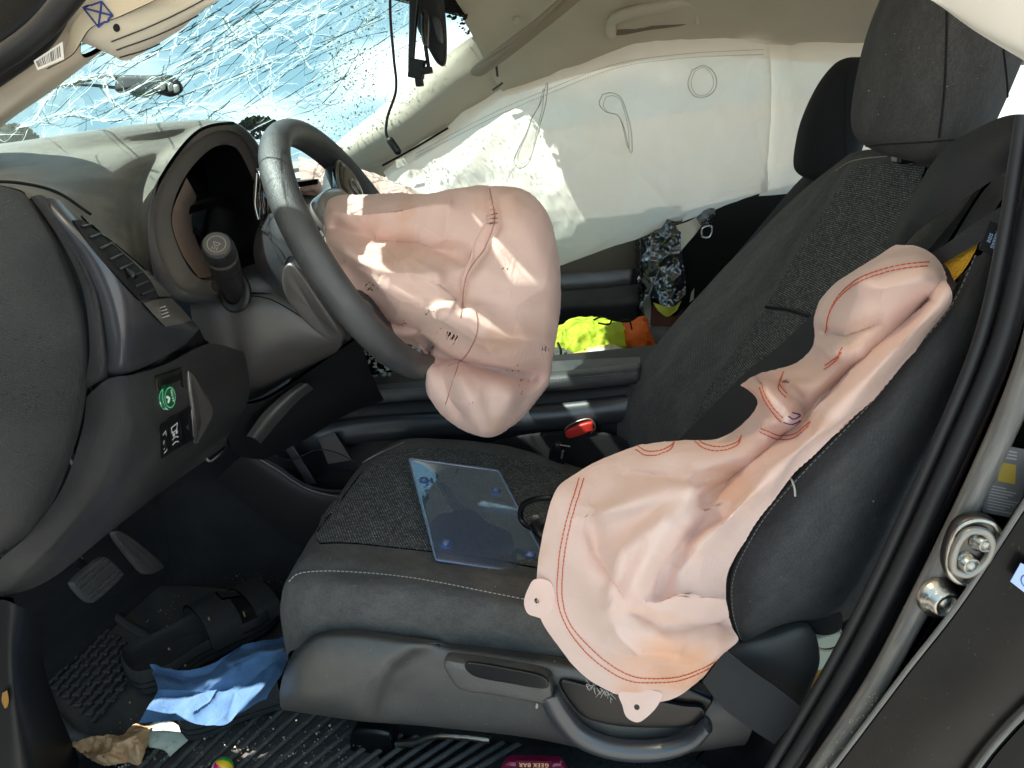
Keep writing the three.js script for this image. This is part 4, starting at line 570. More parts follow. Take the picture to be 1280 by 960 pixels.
// ---------------------------------------------------------------- steering wheel
const wheel = thing('steering_wheel', 'black leather steering wheel seen from the side, sun spots on its rim', 'steering wheel');
let rimMesh;
{
  const C = V(-.422, .99, .356), N = V(Math.cos(.415) * Math.cos(-.151), Math.sin(.415), Math.cos(.415) * Math.sin(-.151)).normalize(), UPW = V(0, 1, 0).addScaledVector(N, -N.y).normalize(), S = N.clone().cross(UPW); // S: towards 3 o'clock or 9 o'clock
  const left = S.z > 0 ? S : S.clone().negate();
  const th = rad(-42), ct0 = Math.cos(th), st0 = Math.sin(th), L = (a0, b0, c, turn = false) => { const a = turn ? a0 * ct0 - b0 * st0 : a0, b = turn ? a0 * st0 + b0 * ct0 : b0; return L0(a, b, c); };
  const L0 = (a, b, c) => C.clone().addScaledVector(left, a).addScaledVector(UPW, b).addScaledVector(N, c); // a: to the doorway, b: up, c: to the driver
  const rings = []; for (let i = 0; i < 48; i++) { const t = i / 48 * 6.28318, rr = .182, fat = 1 + .10 * Math.exp(-Math.pow(Math.sin(t - .0) * 1.0, 2) * 3) * 0 + .1 * Math.max(0, Math.cos(2 * t)) * 0; const ring = []; for (let j = 0; j < 14; j++) { const p = j / 14 * 6.28318, ra = .0165 * fat, rc = .0205 * fat; ring.push(L(Math.sin(t) * (rr + Math.cos(p) * ra), Math.cos(t) * (rr + Math.cos(p) * ra), Math.sin(p) * rc)); } rings.push(ring); }
  rings.push(rings[0].map(p => p.clone())); rimMesh = M('rim', loft(rings, 240, 28, false), MT.leather, wheel);
  const hubOut = (s, c) => Array.from({ length: 24 }, (_, i) => { const t = i / 24 * 6.28318; return L(Math.sin(t) * .078 * s, Math.cos(t) * (Math.cos(t) > 0 ? .062 : .07) * s - .008, c); });
  M('hub', loft([hubOut(.62, -.075), hubOut(.95, -.06), hubOut(1.02, -.035), hubOut(.98, -.008), hubOut(.82, .002)], 24, 60), MT.shroud, wheel);
  for (const s of [1, -1]) {
    const sp = M('spoke', loft([[.06, .034, .030, -.02], [.10, .030, .022, -.018], [.14, .026, .016, -.012], [.178, .022, .012, -.004]].map(([a, h, d, c]) => Array.from({ length: 16 }, (_, i) => { const t = i / 16 * 6.28318, e = v => Math.sign(v) * Math.pow(Math.abs(v), .55); return L(s * a, e(Math.sin(t)) * h + .004, c + e(Math.cos(t)) * d, true); })), 20, 40), MT.dashSmooth, wheel);
    if (s < 0) { M('button_pod', pillow([[.085, .034], [.125, .036], [.155, .024], [.155, -.012], [.125, -.026], [.085, -.026]].map(([a, b]) => L(s * a, b + .004, .006 + (a - .08) * .05, true)), { front: .007, back: .012, k: 5, dir: N }), MT.piano, sp);
    M('button_trim', tube([[.083, .036], [.125, .038], [.158, .026], [.158, -.014], [.125, -.028], [.083, -.028]].map(([a, b]) => L(s * a, b + .004, .008 + (a - .08) * .05, true)), .0022, { closed: true, n: 80 }), MT.satin, sp);
    M('button', new THREE.TorusGeometry(.013, .0022, 8, 28).applyQuaternion(new THREE.Quaternion().setFromUnitVectors(V(0, 0, 1), N)).translate(...L(s * .118, .006, .0155, true).toArray()), MT.satin, sp); }
    lab(M('spoke', loft([[.035, .032, .035, -.03], [.03, .09, .022, -.02], [.026, .14, .014, -.008], [.022, .178, .011, -.002]].map(([w, b, d, c]) => Array.from({ length: 16 }, (_, i) => { const t = i / 16 * 6.28318, e = v => Math.sign(v) * Math.pow(Math.abs(v), .6); return L(s * (.034 + b * .12) + e(Math.sin(t)) * w * .7, -b, c + e(Math.cos(t)) * d, true); })), 20, 40), MT.shroud, wheel), 'lower spoke');
  }
  M('hub_bracket', pillow([[-.05, .045], [.02, .052], [.058, .04], [.062, -.02], [.03, -.05], [-.05, -.045]].map(([a, b]) => L(a, b, .004)), { front: .010, back: .01, k: 6, dir: N }), MT.bezel, wheel);
  const e = new THREE.TorusGeometry(.017, .0028, 8, 30).applyQuaternion(new THREE.Quaternion().setFromUnitVectors(V(0, 0, 1), N)).translate(...L(.0, .058, .012).toArray());
  M('horn_cover', pillow([[-.06, .085], [.0, .095], [.06, .085], [.07, .05], [.05, .03], [-.05, .03]].map(([a, b]) => L(a, b, .0)), { front: .012, back: .02, k: 4, dir: N }), MT.bezel, wheel);
  const rear = M('rear_cover', sheet([
    [[326, 276, .40], [318, 300, .40], [318, 325, .40], [332, 360, .405], [366, 392, .405], [402, 416, .40], [436, 426, .39]],
    [[332, 270, .445], [330, 300, .455], [334, 330, .46], [352, 358, .46], [384, 388, .45], [416, 408, .44], [442, 418, .42]],
    [[350, 262, .455], [356, 296, .475], [366, 330, .48], [388, 358, .475], [414, 386, .465], [438, 404, .445], [456, 412, .42]],
    [[380, 250, .44], [392, 290, .46], [404, 325, .465], [424, 352, .46], [446, 378, .445], [464, 396, .425], [474, 406, .40]]], 40, 50, .004), MT.dashSmooth, wheel);
  M('spoke_cover', pillow([[354, 340, .478], [362, 328, .480], [376, 338, .480], [400, 372, .472], [424, 408, .452], [430, 424, .438], [420, 427, .434], [396, 412, .448], [370, 386, .462], [356, 362, .470]].map(p => q(...p)), { front: .006, back: .01, k: 5 }), MT.shroud, wheel);
  { const l = seam(rear, [[324, 282], [336, 296], [350, 312], [358, 326]], .0012, .0004, 30); if (l) M('gap', l, MT.dark, rear); const l2 = seam(rear, [[356, 330], [364, 320], [384, 334]], .0014, .0004, 24); if (l2) M('gap', l2, MT.dark, rear); }
  M('paddle', pillow([[320, 216, .43], [326, 214, .435], [329, 240, .45], [331, 268, .45], [325, 276, .44], [320, 260, .43]].map(p => q(...p)), { front: .004, back: .006, k: 5 }), MT.piano, wheel);
  M('paddle_edge', tube(qs([[321, 216], [320, 236], [319, 256], [323, 274]], .446), .0014), MT.chrome, wheel);
  M('emblem', e, MT.chrome, wheel);
}

// ================================================================ AIRBAGS
MT.bagD = MT.bag; 
let driverBag;
{
  const out = qs([[408, 262, .40], [420, 247, .385], [450, 244, .375], [490, 241, .37], [530, 240, .365], [575, 237, .36], [612, 233, .36], [650, 239, .36], [678, 264, .36], [692, 300, .36], [704, 345, .36], [702, 390, .36], [696, 430, .37], [692, 468, .375], [668, 512, .38], [640, 535, .385], [614, 546, .385], [580, 536, .39], [552, 510, .395], [537, 484, .40], [534, 455, .405], [524, 436, .405], [495, 428, .395], [465, 420, .385], [440, 408, .375], [418, 405, .37], [402, 372, .375], [412, 330, .39], [406, 295, .40]], 0);
  const s = pillow(out, { front: .095, back: .10, k: 2.1, seg: 280, rings: 90, center: q(585, 375, .365), dir: V(.12, .22, .97).normalize(), raw: true });
  fold(s, [
    { pts: [[425, 335], [470, 358], [520, 376], [575, 400], [640, 425], [685, 428]], w: 24, a: .042, round: 1 },
    { pts: [[530, 432], [560, 447], [600, 457], [640, 466], [665, 470]], w: 15, a: -.075 },
    { pts: [[548, 400], [580, 420], [612, 440]], w: 10, a: .012 },
    { pts: [[575, 470], [590, 505], [600, 540]], w: 16, a: .018, round: 1 }, { pts: [[548, 455], [560, 490], [575, 515]], w: 9, a: -.014 },
    { pts: [[640, 470], [640, 500], [625, 540]], w: 20, a: .014, round: 1 },
    { pts: [[420, 285], [470, 300], [520, 305], [575, 320]], w: 12, a: -.034 }, { pts: [[415, 262], [450, 268], [500, 262], [560, 255]], w: 12, a: .013 },
    { pts: [[415, 300], [450, 325], [490, 340], [545, 345]], w: 12, a: .028 }, { pts: [[460, 290], [500, 330], [530, 375]], w: 10, a: -.008 },
    { pts: [[612, 236], [618, 280], [596, 318], [580, 350], [578, 385]], w: 5, a: -.012 }, { pts: [[640, 250], [670, 300], [690, 350]], w: 20, a: .008, round: 1 },
    { pts: [[580, 330], [640, 355], [695, 360]], w: 24, a: .010, round: 1 }, { pts: [[560, 260], [555, 300], [500, 330]], w: 14, a: .008 },
    { pts: [[432, 340], [450, 372], [480, 400], [520, 412]], w: 10, a: -.03 }, { pts: [[412, 350], [432, 385], [470, 408]], w: 10, a: .012 }]);
  crumple(s, { grow: 1.03, iters: 40, smooth: .05, anchor: .05, amp: .004, freq: 14, seed: 3 }); facets(s, .11, .024, 2); facets(s, .04, .0036, 5);
  driverBag = thing('driver_airbag', 'limp pale pink airbag hanging from the steering wheel hub', 'airbag');
  const m = M('fabric', geo(s), MT.bag, driverBag); driverBag.userData.mesh = undefined;
  const sl = [[[612, 236], [618, 275], [606, 310], [585, 340], [578, 375], [576, 398]], [[594, 388], [597, 412], [588, 436], [575, 452], [560, 458]], [[573, 455], [566, 478], [557, 505]]];
  M('seam', sl.map(p => seam(m, p, .0009, 0, 60)).filter(Boolean), MT.pinkThread, driverBag);
  M('stitching', sl.flatMap(p => stitches(traced(m, p, .0008, 60), .003, .0018, .0005)), MT.pinkThread, driverBag);
  const rr = rng(9), sp = []; for (const [x, y, n] of [[502, 402, 9], [536, 392, 7], [627, 335, 3], [640, 461, 4], [646, 479, 3], [647, 494, 2], [590, 505, 2], [655, 474, 3], [470, 365, 4]]) for (let i = 0; i < n; i++) { const h = hit(m, x + (rr() - .5) * 16, y + (rr() - .5) * 10, .0003); if (h) { const g = new THREE.SphereGeometry(.0005 + .0006 * rr(), 6, 5); g.translate(...h.p.toArray()); sp.push(flat(g)); } }
  stuff(M('scorch_specks', sp, std({ color: hex('#7a4a3e'), roughness: .9 }), driverBag));
}
{ // passenger's front airbag: only a crumpled shoulder of it shows behind the wheel
  const s = faceCamera(grid(Q3([[[372, 196, -.2], [440, 208, -.2], [500, 232, -.2], [530, 245, -.2]], [[374, 205, -.12], [450, 220, -.10], [495, 236, -.10], [525, 248, -.1]], [[374, 260, -.1], [450, 270, -.08], [500, 280, -.08], [530, 290, -.08]], [[374, 380, -.1], [450, 380, -.1], [500, 380, -.1], [540, 380, -.1]]]), 60, 60)); crumple(s, { grow: 1.06, smooth: .1, anchor: .04, amp: .008, freq: 20, seed: 8 }); facets(s, .05, .012, 8);
  solo('passenger_airbag', geo(s), MT.bag, 'crumpled pale airbag bulging behind the top of the steering wheel', 'airbag');
}
let curtainMesh;
{
  const c = thing('curtain_airbag', 'large white curtain airbag covering the passenger window', 'airbag');
  const s = faceCamera(grid(Q3([
    [[478, 215, -.62], [540, 165, -.62], [615, 116, -.62], [690, 84, -.63], [770, 56, -.635], [850, 46, -.635], [915, 48, -.635], [962, 56, -.63]],
    [[486, 232, -.61], [548, 192, -.605], [620, 150, -.60], [695, 118, -.60], [775, 92, -.605], [850, 80, -.605], [918, 80, -.605], [964, 88, -.615]],
    [[496, 262, -.60], [556, 240, -.585], [628, 210, -.57], [700, 180, -.565], [780, 150, -.57], [852, 140, -.575], [920, 135, -.575], [964, 140, -.60]],
    [[510, 300, -.60], [570, 290, -.575], [640, 270, -.55], [712, 240, -.54], [785, 220, -.545], [850, 215, -.565], [918, 200, -.58], [962, 190, -.60]],
    [[530, 345, -.60], [590, 335, -.58], [650, 315, -.55], [722, 295, -.54], [790, 275, -.55], [850, 260, -.58], [912, 240, -.59], [960, 222, -.605]],
    [[540, 372, -.61], [600, 362, -.60], [660, 348, -.585], [728, 322, -.58], [795, 298, -.585], [850, 280, -.595], [908, 258, -.605], [960, 238, -.61]]]), 100, 160));
  fold(s, [{ pts: [[520, 200], [620, 146], [690, 112], [775, 82], [860, 72], [955, 70]], w: 5, a: -.006 }, { pts: [[705, 330], [760, 300], [778, 270], [790, 230], [788, 190], [785, 150], [775, 128]], w: 9, a: -.012 }, { pts: [[662, 200], [676, 160], [685, 120]], w: 7, a: -.008 }, { pts: [[848, 268], [820, 240], [800, 220]], w: 12, a: .012 }, { pts: [[940, 60], [930, 110], [945, 170], [955, 225]], w: 14, a: .016 }, { pts: [[955, 95], [940, 140], [955, 190]], w: 10, a: -.012 }, { pts: [[705, 325], [780, 290], [850, 268], [950, 230]], w: 5, a: -.006 }, { pts: [[880, 60], [878, 110], [900, 160]], w: 18, a: .008, round: 1 }]);
  crumple(s, { grow: 1.012, iters: 40, smooth: .15, anchor: .07, amp: .005, freq: 12, seed: 4 }); facets(s, .11, .020, 3); facets(s, .045, .0055, 6);
  const m = curtainMesh = M('fabric', geo(s), MT.curtain, c);
  const lines = [[[520, 192], [615, 142], [690, 110], [770, 80], [850, 68], [955, 62]], [[520, 196], [617, 147], [692, 115], [772, 85], [852, 73], [955, 68]]];
  M('stitching', lines.flatMap(l => stitches(traced(m, l, .001, 80), .004, .002, .0006)), MT.grey, c);
  const tear = [[[753, 118], [764, 116], [776, 122], [783, 140], [789, 165], [790, 190], [786, 185], [780, 160], [772, 144], [758, 140], [749, 130]], [[664, 148], [676, 128], [684, 102], [682, 130], [672, 165], [662, 200], [650, 210], [642, 202], [648, 185], [658, 165]], [[865, 88], [880, 82], [893, 92], [895, 108], [885, 120], [868, 120], [860, 105]]];
  tear.forEach(t => { const l = traced(m, [...t, t[0]], .0004, 70); M('tether_seam', tube(l, .0012, { n: 120, m: 6 }), std({ color: hex('#d5d4ca'), roughness: .9 }), c); const cx = t.reduce((s, p) => [s[0] + p[0] / t.length, s[1] + p[1] / t.length], [0, 0]); const l2 = traced(m, [...t, t[0]].map(([x, y]) => [x + (cx[0] - x) * .22, y + (cx[1] - y) * .12]), .0004, 70); M('tether_seam', tube(l2, .0007, { n: 120, m: 6 }), std({ color: hex('#c4c3ba'), roughness: .9 }), c); });
  // loop of torn webbing below
  M('torn_strip', sheet([[[845, 282, -.58], [850, 300, -.57], [848, 322, -.57]], [[862, 276, -.56], [868, 292, -.55], [852, 312, -.56]], [[880, 266, -.57], [878, 280, -.56], [870, 292, -.56]]], 20, 20, .001), MT.curtain, c);
  M('tab', sheet([[[494, 200, -.58], [505, 197, -.58]], [[496, 210, -.58], [510, 206, -.58]]], 4, 4, .001), MT.curtain, c);
}
{
  const s = faceCamera(grid(Q3([[[955, 58, -.64], [990, 45, -.64], [1040, 40, -.64], [1120, 40, -.64]], [[962, 110, -.62], [995, 95, -.60], [1050, 90, -.60], [1120, 90, -.60]], [[960, 170, -.62], [990, 160, -.60], [1040, 150, -.59], [1120, 150, -.6]], [[955, 215, -.62], [985, 215, -.60], [1020, 210, -.60], [1100, 205, -.6]], [[948, 246, -.62], [985, 242, -.62], [1010, 236, -.62], [1100, 230, -.62]]]), 60, 60));
  fold(s, [{ pts: [[990, 60], [975, 110], [985, 170], [965, 230]], w: 12, a: -.015 }, { pts: [[960, 215], [1000, 205], [1040, 200]], w: 8, a: .01 }, { pts: [[1000, 110], [990, 150], [1000, 190]], w: 14, a: .014 }]); crumple(s, { grow: 1.03, smooth: .2, anchor: .05, amp: .006, freq: 14, seed: 6 }); facets(s, .09, .012, 7);
  solo('curtain_airbag', geo(s), MT.curtain, 'white rear curtain airbag between the window and the passenger headrest', 'airbag');
}
{ // driver-side curtain airbag, flap at the top left
  const c = thing('curtain_airbag', 'cream curtain airbag along the top of the doorway, blue cross stitching at its front end', 'airbag');
  const mat = MT.curtainNear = phys({ map: dtex(128, (u, v) => { const d = tfbm(u * 4, v * 4, 4, 161, 4) - .5; return [.86 + .05 * d, .81 + .05 * d, .73 + .05 * d]; }, .4, true), roughness: .9, bumpMap: T.cloth, bumpScale: .00015, transmission: .3, thickness: 0, side: THREE.DoubleSide });
  const s = faceCamera(grid(Q3([[[96, -40, 0.665], [180, -50, 0.655], [260, -60, 0.645], [330, -70, 0.635]], [[90, 0, 0.670], [135, 5, 0.675], [200, -10, 0.665], [290, -40, 0.650]], [[84, 35, 0.665], [122, 42, 0.680], [190, 25, 0.675], [282, -8, 0.655]], [[95, 50, 0.660], [136, 62, 0.675], [185, 52, 0.670], [255, 12, 0.655]], [[128, 54, 0.655], [150, 75, 0.660], [172, 70, 0.660], [228, 36, 0.650]]]), 60, 60)); crumple(s, { grow: 1.008, smooth: .3, anchor: .1, amp: .003, freq: 14, seed: 11 });
  const m = M('fabric', geo(s), mat, c);
  M('stitching', [[[140, 52], [190, 32], [240, 8], [275, -12]], [[146, 62], [195, 44], [240, 22], [285, -4]], [[150, 71], [190, 58], [235, 34]]].flatMap(l => { const t = traced(m, l, .0008, 40); return t.length > 2 ? [tube(t, .0006, { n: 60, m: 5 })] : []; }), MT.rubberPlain, c);
  const st = sheet([[[82, 62, 0.675], [92, 30, 0.680], [120, 2, 0.680], [170, -15, 0.675], [200, -40, 0.675]], [[40, 86, 0.675], [78, 68, 0.680], [108, 40, 0.680], [150, 28, 0.680], [215, -10, 0.675]].map((a, i) => [a[0] + [18, 12, 5, 0, 0][i], a[1] - [0, 0, 5, 8, 0][i], a[2]])], 8, 40, .0012);
  const mm = M('webbing', st, std({ map: dtex(128, (u, v) => { const k = .78 + .09 * Math.sin(u * 40 * 6.283); return [k, k * .94, k * .82]; }, .05, true), roughness: .9, side: THREE.DoubleSide }), c);
  const bx = [[105, 10], [128, 2], [142, 20], [124, 34]]; const cross = [[...bx, bx[0]], [bx[0], bx[2]], [bx[1], bx[3]]].flatMap(l => { const o = []; for (let i = 0; i + 1 < l.length; i++) { const t = traced([mm, m], [l[i], l[i + 1]], .0010, 8); if (t.length > 2) o.push(tube(t, .0008, { n: 12, m: 5 })); } return o; });
  lab(M('stitching', cross, MT.navy, c), 'blue box with a cross');
  const hh = hit(m, 146, 35, .0004); if (hh) M('eyelet', turned([[0, .0006], [.003, .0006], [.0034, 0]], hh.p, hh.n), MT.dark, c);
  const s2 = faceCamera(grid(Q3([[[1150, -90, .66], [1230, -90, .67], [1400, -90, .68]], [[1152, -12, .655], [1225, -30, .675], [1400, -40, .69]], [[1160, -2, .66], [1222, 28, .67], [1330, 70, .685]], [[1166, 0, .65], [1220, 40, .66], [1300, 88, .67]]]), 40, 40)); crumple(s2, { grow: 1.01, smooth: .3, anchor: .1, amp: .004, freq: 12, seed: 14 });
  lab(M('fabric', geo(s2), MT.curtain, c), 'white rear corner by the headrest');
  const s3 = grid([[.62, 1.40], [.74, 1.425], [.9, 1.41], [1.08, 1.37], [1.2, 1.33]].map(([z, y]) => [-1.2, -.75, -.2, .2, .6].map((x, i) => V(x, y - (i === 0 ? .05 : 0) + .012 * Math.sin(x * 9 + z * 4), z))), 40, 60); crumple(s3, { grow: 1.02, smooth: .2, anchor: .06, amp: .006, freq: 10, seed: 15 });
  M('fabric', geo(s3), mat, c);
  const bt = ctex(128, 64, (x) => { x.fillStyle = '#e4dfd6'; x.fillRect(0, 0, 128, 64); x.fillStyle = '#4b4a50'; let k = rng(3), p = 8; while (p < 118) { const w = 1 + k() * 4; x.fillRect(p, 8, w, 40); p += w + 1 + k() * 4; } });
  lab(quad([q(42, 76, .697), q(78, 52, .697), q(80, 74, .697), q(47, 88, .697)], std({ map: bt, roughness: .6, side: THREE.DoubleSide }), 'barcode_label', c), 'white label printed with a barcode');
}
{ // trim of the near front pillar under that flap
  solo('pillar_trim', sheet([[[-70, 150, .66], [0, 95, .655], [50, 50, .65], [95, 5, .64]], [[-70, 180, .655], [0, 122, .652], [53, 80, .648], [99, 42, .638]], [[-70, 205, .645], [0, 148, .645], [60, 102, .64], [105, 72, .63]], [[-70, 218, .61], [0, 158, .61], [66, 112, .605], [135, 58, .60]], [[-70, 216, .56], [10, 152, .56], [76, 104, .555], [140, 52, .55]]], 24, 24, .004), MT.beigeSmooth, 'beige trim of the front pillar beside the doorway, at the left edge', 'pillar trim');
}
// ================================================================ DRIVER'S SEAT
const seat = thing('driver_seat', 'dark grey cloth driver seat with torn side bolster', 'car seat');
let cushion, backrest, sidePanel, headrestMesh, seatTrim;
{
  cushion = M('seat_cushion', sheet([
    [[520, 640, .10], [508, 590, .12], [560, 572, .11], [650, 590, .10], [760, 630, .09], [880, 680, .09]],
    [[470, 600, .16], [500, 554, .17], [560, 549, .165], [645, 560, .16], [745, 590, .15], [870, 625, .15]],
    [[430, 640, .26], [462, 572, .27], [540, 570, .27], [640, 590, .26], [740, 615, .26], [870, 650, .26]],
    [[396, 690, .40], [420, 628, .40], [500, 628, .40], [610, 645, .40], [730, 668, .40], [870, 690, .40]],
    [[374, 720, .50], [392, 673, .50], [470, 682, .505], [570, 695, .51], [690, 712, .51], [870, 735, .51]],
    [[356, 742, .57], [376, 706, .572], [470, 714, .575], [570, 725, .58], [680, 744, .58], [870, 770, .58]],
    [[350, 760, .592], [360, 735, .596], [425, 733, .602], [560, 748, .606], [680, 764, .606], [870, 790, .60]],
    [[354, 795, .59], [362, 778, .60], [430, 775, .606], [560, 785, .608], [690, 800, .608], [880, 825, .60]],
    [[360, 830, .57], [368, 812, .59], [440, 812, .595], [560, 818, .595], [700, 835, .595], [880, 850, .59]]], 70, 70, .004,
    s => { fold(s, [{ pts: [[376, 715], [425, 713], [520, 722], [655, 748], [870, 778]], w: 5, a: -.0035 }, { pts: [[398, 684], [480, 688], [545, 698], [700, 722], [870, 742]], w: 5, a: -.003 }]); s.p.forEach(p => p.y += .003 * fbm(p.x * 14, p.y * 14, p.z * 14)); }), MT.fabric, seat);
  // the centre panel in coarser cloth
  const ins = grid([[[418, 640], [468, 578], [520, 562], [600, 566], [700, 588], [780, 610]], [[404, 658], [440, 612], [500, 606], [600, 622], [700, 640], [780, 660]], [[396, 672], [416, 640], [490, 640], [600, 656], [700, 672], [780, 690]], [[400, 680], [440, 680], [500, 686], [600, 698], [700, 716], [780, 728]]].map(r => r.map(a => V(a[0], a[1], 0))), 40, 50);
  let ok = true; ins.p = ins.p.map(p => { const h = hitIn(cushion, p.x, p.y, .0022, 600, 660); if (!h) { ok = false; return p; } return h.p; }); if (ok) { ins.uv = ins.p.map(p => [p.x, p.z]); M('insert', geo(faceCamera(ins), .002), MT.knit, cushion); } else console.log('insert missed');
  const sl = [[362, 727], [376, 717], [425, 715], [520, 724], [655, 750], [760, 768]];
  M('stitching', stitches(traced(cushion, sl, .0012, 100), .0036, .0022, .0006), MT.thread, cushion);
  const edge = seam(cushion, [[400, 640], [425, 605], [460, 575], [505, 554]], .0018, .001, 40); if (edge) lab(M('piping', edge, MT.satin, cushion), 'worn pale edge of the cushion');
  // moulded side trim with its lever
  seatTrim = M('seat_trim', sheet([
    [[368, 812, .585], [395, 793, .60], [440, 787, .606], [540, 800, .606], [690, 820, .604], [800, 838, .60], [900, 858, .59]],
    [[356, 838, .60], [385, 806, .622], [440, 800, .626], [540, 812, .624], [690, 834, .622], [800, 856, .618], [912, 876, .605]],
    [[350, 862, .60], [380, 845, .630], [455, 838, .636], [540, 838, .628], [690, 856, .626], [800, 876, .622], [930, 892, .61]],
    [[350, 880, .60], [380, 872, .632], [445, 872, .638], [520, 868, .628], [680, 886, .626], [790, 905, .624], [940, 908, .61]],
    [[352, 886, .595], [390, 889, .622], [450, 897, .628], [530, 902, .622], [660, 916, .620], [790, 938, .620], [935, 925, .605]],
    [[356, 888, .57], [392, 893, .60], [455, 902, .605], [535, 908, .60], [660, 922, .60], [790, 945, .60], [930, 932, .59]]], 60, 90, .004,
    s => fold(s, [{ pts: [[545, 806], [515, 815], [492, 835], [478, 860], [468, 900]], w: 9, a: .012, step: 1 }, { pts: [[690, 870], [705, 905], [740, 930], [790, 940], [850, 935]], w: 8, a: .008, round: 1 }])), MT.trim, seat);
  const lv = M('lever', pillow([[556, 823], [575, 822], [640, 832], [684, 842], [692, 858], [690, 872], [676, 873], [620, 863], [580, 857], [566, 846]].map(([x, y]) => q(x, y, .636)), { front: .012, back: .012, k: 5, seg: 120 }), MT.trim, seat);
  lab(M('grip_recess', pillow([[584, 828], [640, 836], [680, 846], [682, 860], [640, 854], [592, 844]].map(([x, y]) => q(x, y, .6475)), { front: .0014, back: .003, k: 8 }), MT.blackSmooth, lv), 'glossy recess on top of the lever');
  M('lever_arm', loft([[686, 866, 12], [700, 892, 13], [726, 920, 13], [768, 936, 12], [820, 938, 11], [862, 926, 9], [885, 905, 6]].map(([x, y, r], i, A) => { const c = q(x, y, .636), b = A[Math.min(i + 1, A.length - 1)], a = A[Math.max(0, i - 1)], t = q(b[0], b[1], .636).sub(q(a[0], a[1], .636)).normalize(), s = t.clone().cross(V(0, 0, 1)).normalize(), rr = r * .00095; return Array.from({ length: 12 }, (_, k) => { const w = k / 12 * 6.283; return c.clone().addScaledVector(s, Math.cos(w) * rr * 1.15).addScaledVector(V(0, 0, 1), Math.sin(w) * .012); }); }), 50, 24), MT.dashSmooth, seat);
  M('recliner_recess', pillow([[700, 850], [760, 862], [800, 870], [850, 880], [880, 885], [870, 905], [800, 908], [750, 902], [722, 888]].map(([x, y]) => q(x, y, .628)), { front: .003, back: .003, k: 6 }), MT.blackSmooth, seat);
  const wh = hit(seatTrim, 671, 881, .002); if (wh) M('clip', capsule(wh.p.clone().add(V(0, -.002, 0)), wh.p.clone().add(V(.001, .003, 0)), .0016, 8), MT.thread, seat);
  M('rear_trim', sheet([[[880, 850, .59], [940, 880, .57], [985, 905, .55]], [[895, 880, .605], [950, 905, .59], [1000, 935, .56]], [[890, 925, .60], [945, 950, .58], [1000, 975, .55]], [[870, 950, .57], [930, 985, .55], [990, 1010, .52]]], 20, 20, .004), MT.blackSmooth, seat);
  // backrest
  backrest = M('backrest', sheet([
    [[790, 640, .09], [800, 600, .13], [850, 590, .2], [880, 600, .28], [900, 640, .40], [905, 720, .50], [915, 800, .56]],
    [[768, 545, .085], [800, 550, .14], [858, 535, .205], [890, 540, .28], [915, 580, .40], [925, 650, .51], [914, 745, .585]],
    [[775, 500, .08], [815, 490, .15], [885, 480, .20], [920, 480, .28], [950, 520, .40], [965, 580, .52], [935, 668, .60]],
    [[808, 448, .075], [860, 430, .15], [930, 420, .195], [972, 425, .28], [1010, 455, .40], [1025, 500, .52], [998, 585, .605]],
    [[860, 383, .07], [915, 370, .15], [968, 366, .19], [1010, 372, .28], [1050, 395, .40], [1080, 430, .52], [1090, 492, .605]],
    [[925, 314, .07], [975, 302, .15], [1010, 300, .185], [1060, 303, .28], [1100, 325, .40], [1140, 345, .51], [1185, 376, .60]],
    [[990, 250, .07], [1025, 240, .14], [1045, 238, .18], [1090, 243, .28], [1140, 255, .40], [1185, 270, .50], [1232, 285, .58]],
    [[1045, 205, .08], [1060, 200, .12], [1075, 197, .17], [1110, 200, .28], [1160, 208, .40], [1210, 218, .48], [1262, 232, .55]],
    [[1062, 192, .09], [1078, 188, .13], [1092, 187, .17], [1130, 190, .28], [1175, 195, .38], [1220, 200, .45], [1275, 205, .50]]], 80, 80, .004,
    s => { fold(s, [{ pts: [[858, 545], [885, 480], [930, 420], [968, 366], [1010, 300], [1045, 240], [1062, 212]], w: 6, a: -.006 }]); s.p.forEach(p => p.x += .003 * fbm(p.x * 12, p.y * 12, p.z * 12)); }), MT.fabric, seat);
  // rear shell closing the backrest
  M('back_shell', geo(grid([[V(-.02, .60, .09), V(.0, .62, .35), V(-.02, .62, .58)], [V(.14, .80, .06), V(.17, .82, .35), V(.16, .84, .58)], [V(.28, 1.02, .08), V(.31, 1.04, .35), V(.30, 1.04, .52)]], 16, 16), .004), MT.darkFabric, seat);
  const putInsert = (rows, nm, mat, off) => { const g = grid(rows.map(r => r.map(a => V(a[0], a[1], 0))), 40, 40); let bad = 0; g.p = g.p.map(p => { const h = hitIn(backrest, p.x, p.y, off, 1000, 400); if (!h) { bad++; return p; } return h.p; }); if (bad) { console.log(nm, 'missed', bad); return null; } g.uv = g.p.map(p => [p.z, p.y * 1.3]); return M(nm, geo(faceCamera(g), .0022), mat, backrest); };
  putInsert([[[1065, 214], [1100, 205], [1160, 210]], [[1040, 252], [1085, 250], [1140, 262]], [[1010, 300], [1060, 304], [1112, 322]], [[985, 340], [1030, 350], [1075, 372]], [[963, 379], [1005, 390], [1040, 402]]], 'insert', MT.knit, .003);
  putInsert([[[958, 386], [1000, 396], [1036, 410]], [[932, 424], [970, 440], [1006, 462]], [[890, 482], [920, 500], [955, 530]], [[868, 525], [890, 540], [920, 560]]], 'insert', MT.knit, .0022);
  M('insert_gap', [seam(backrest, [[958, 384], [985, 388], [1012, 396], [1040, 406]], .0022, .001)].filter(Boolean), MT.dark, backrest);
  { const l = traced(backrest, [[1045, 214], [1062, 203], [1085, 198], [1110, 196]], .001, 40); M('stitching', stitches(l, .004, .002, .0005), MT.thread, backrest); }
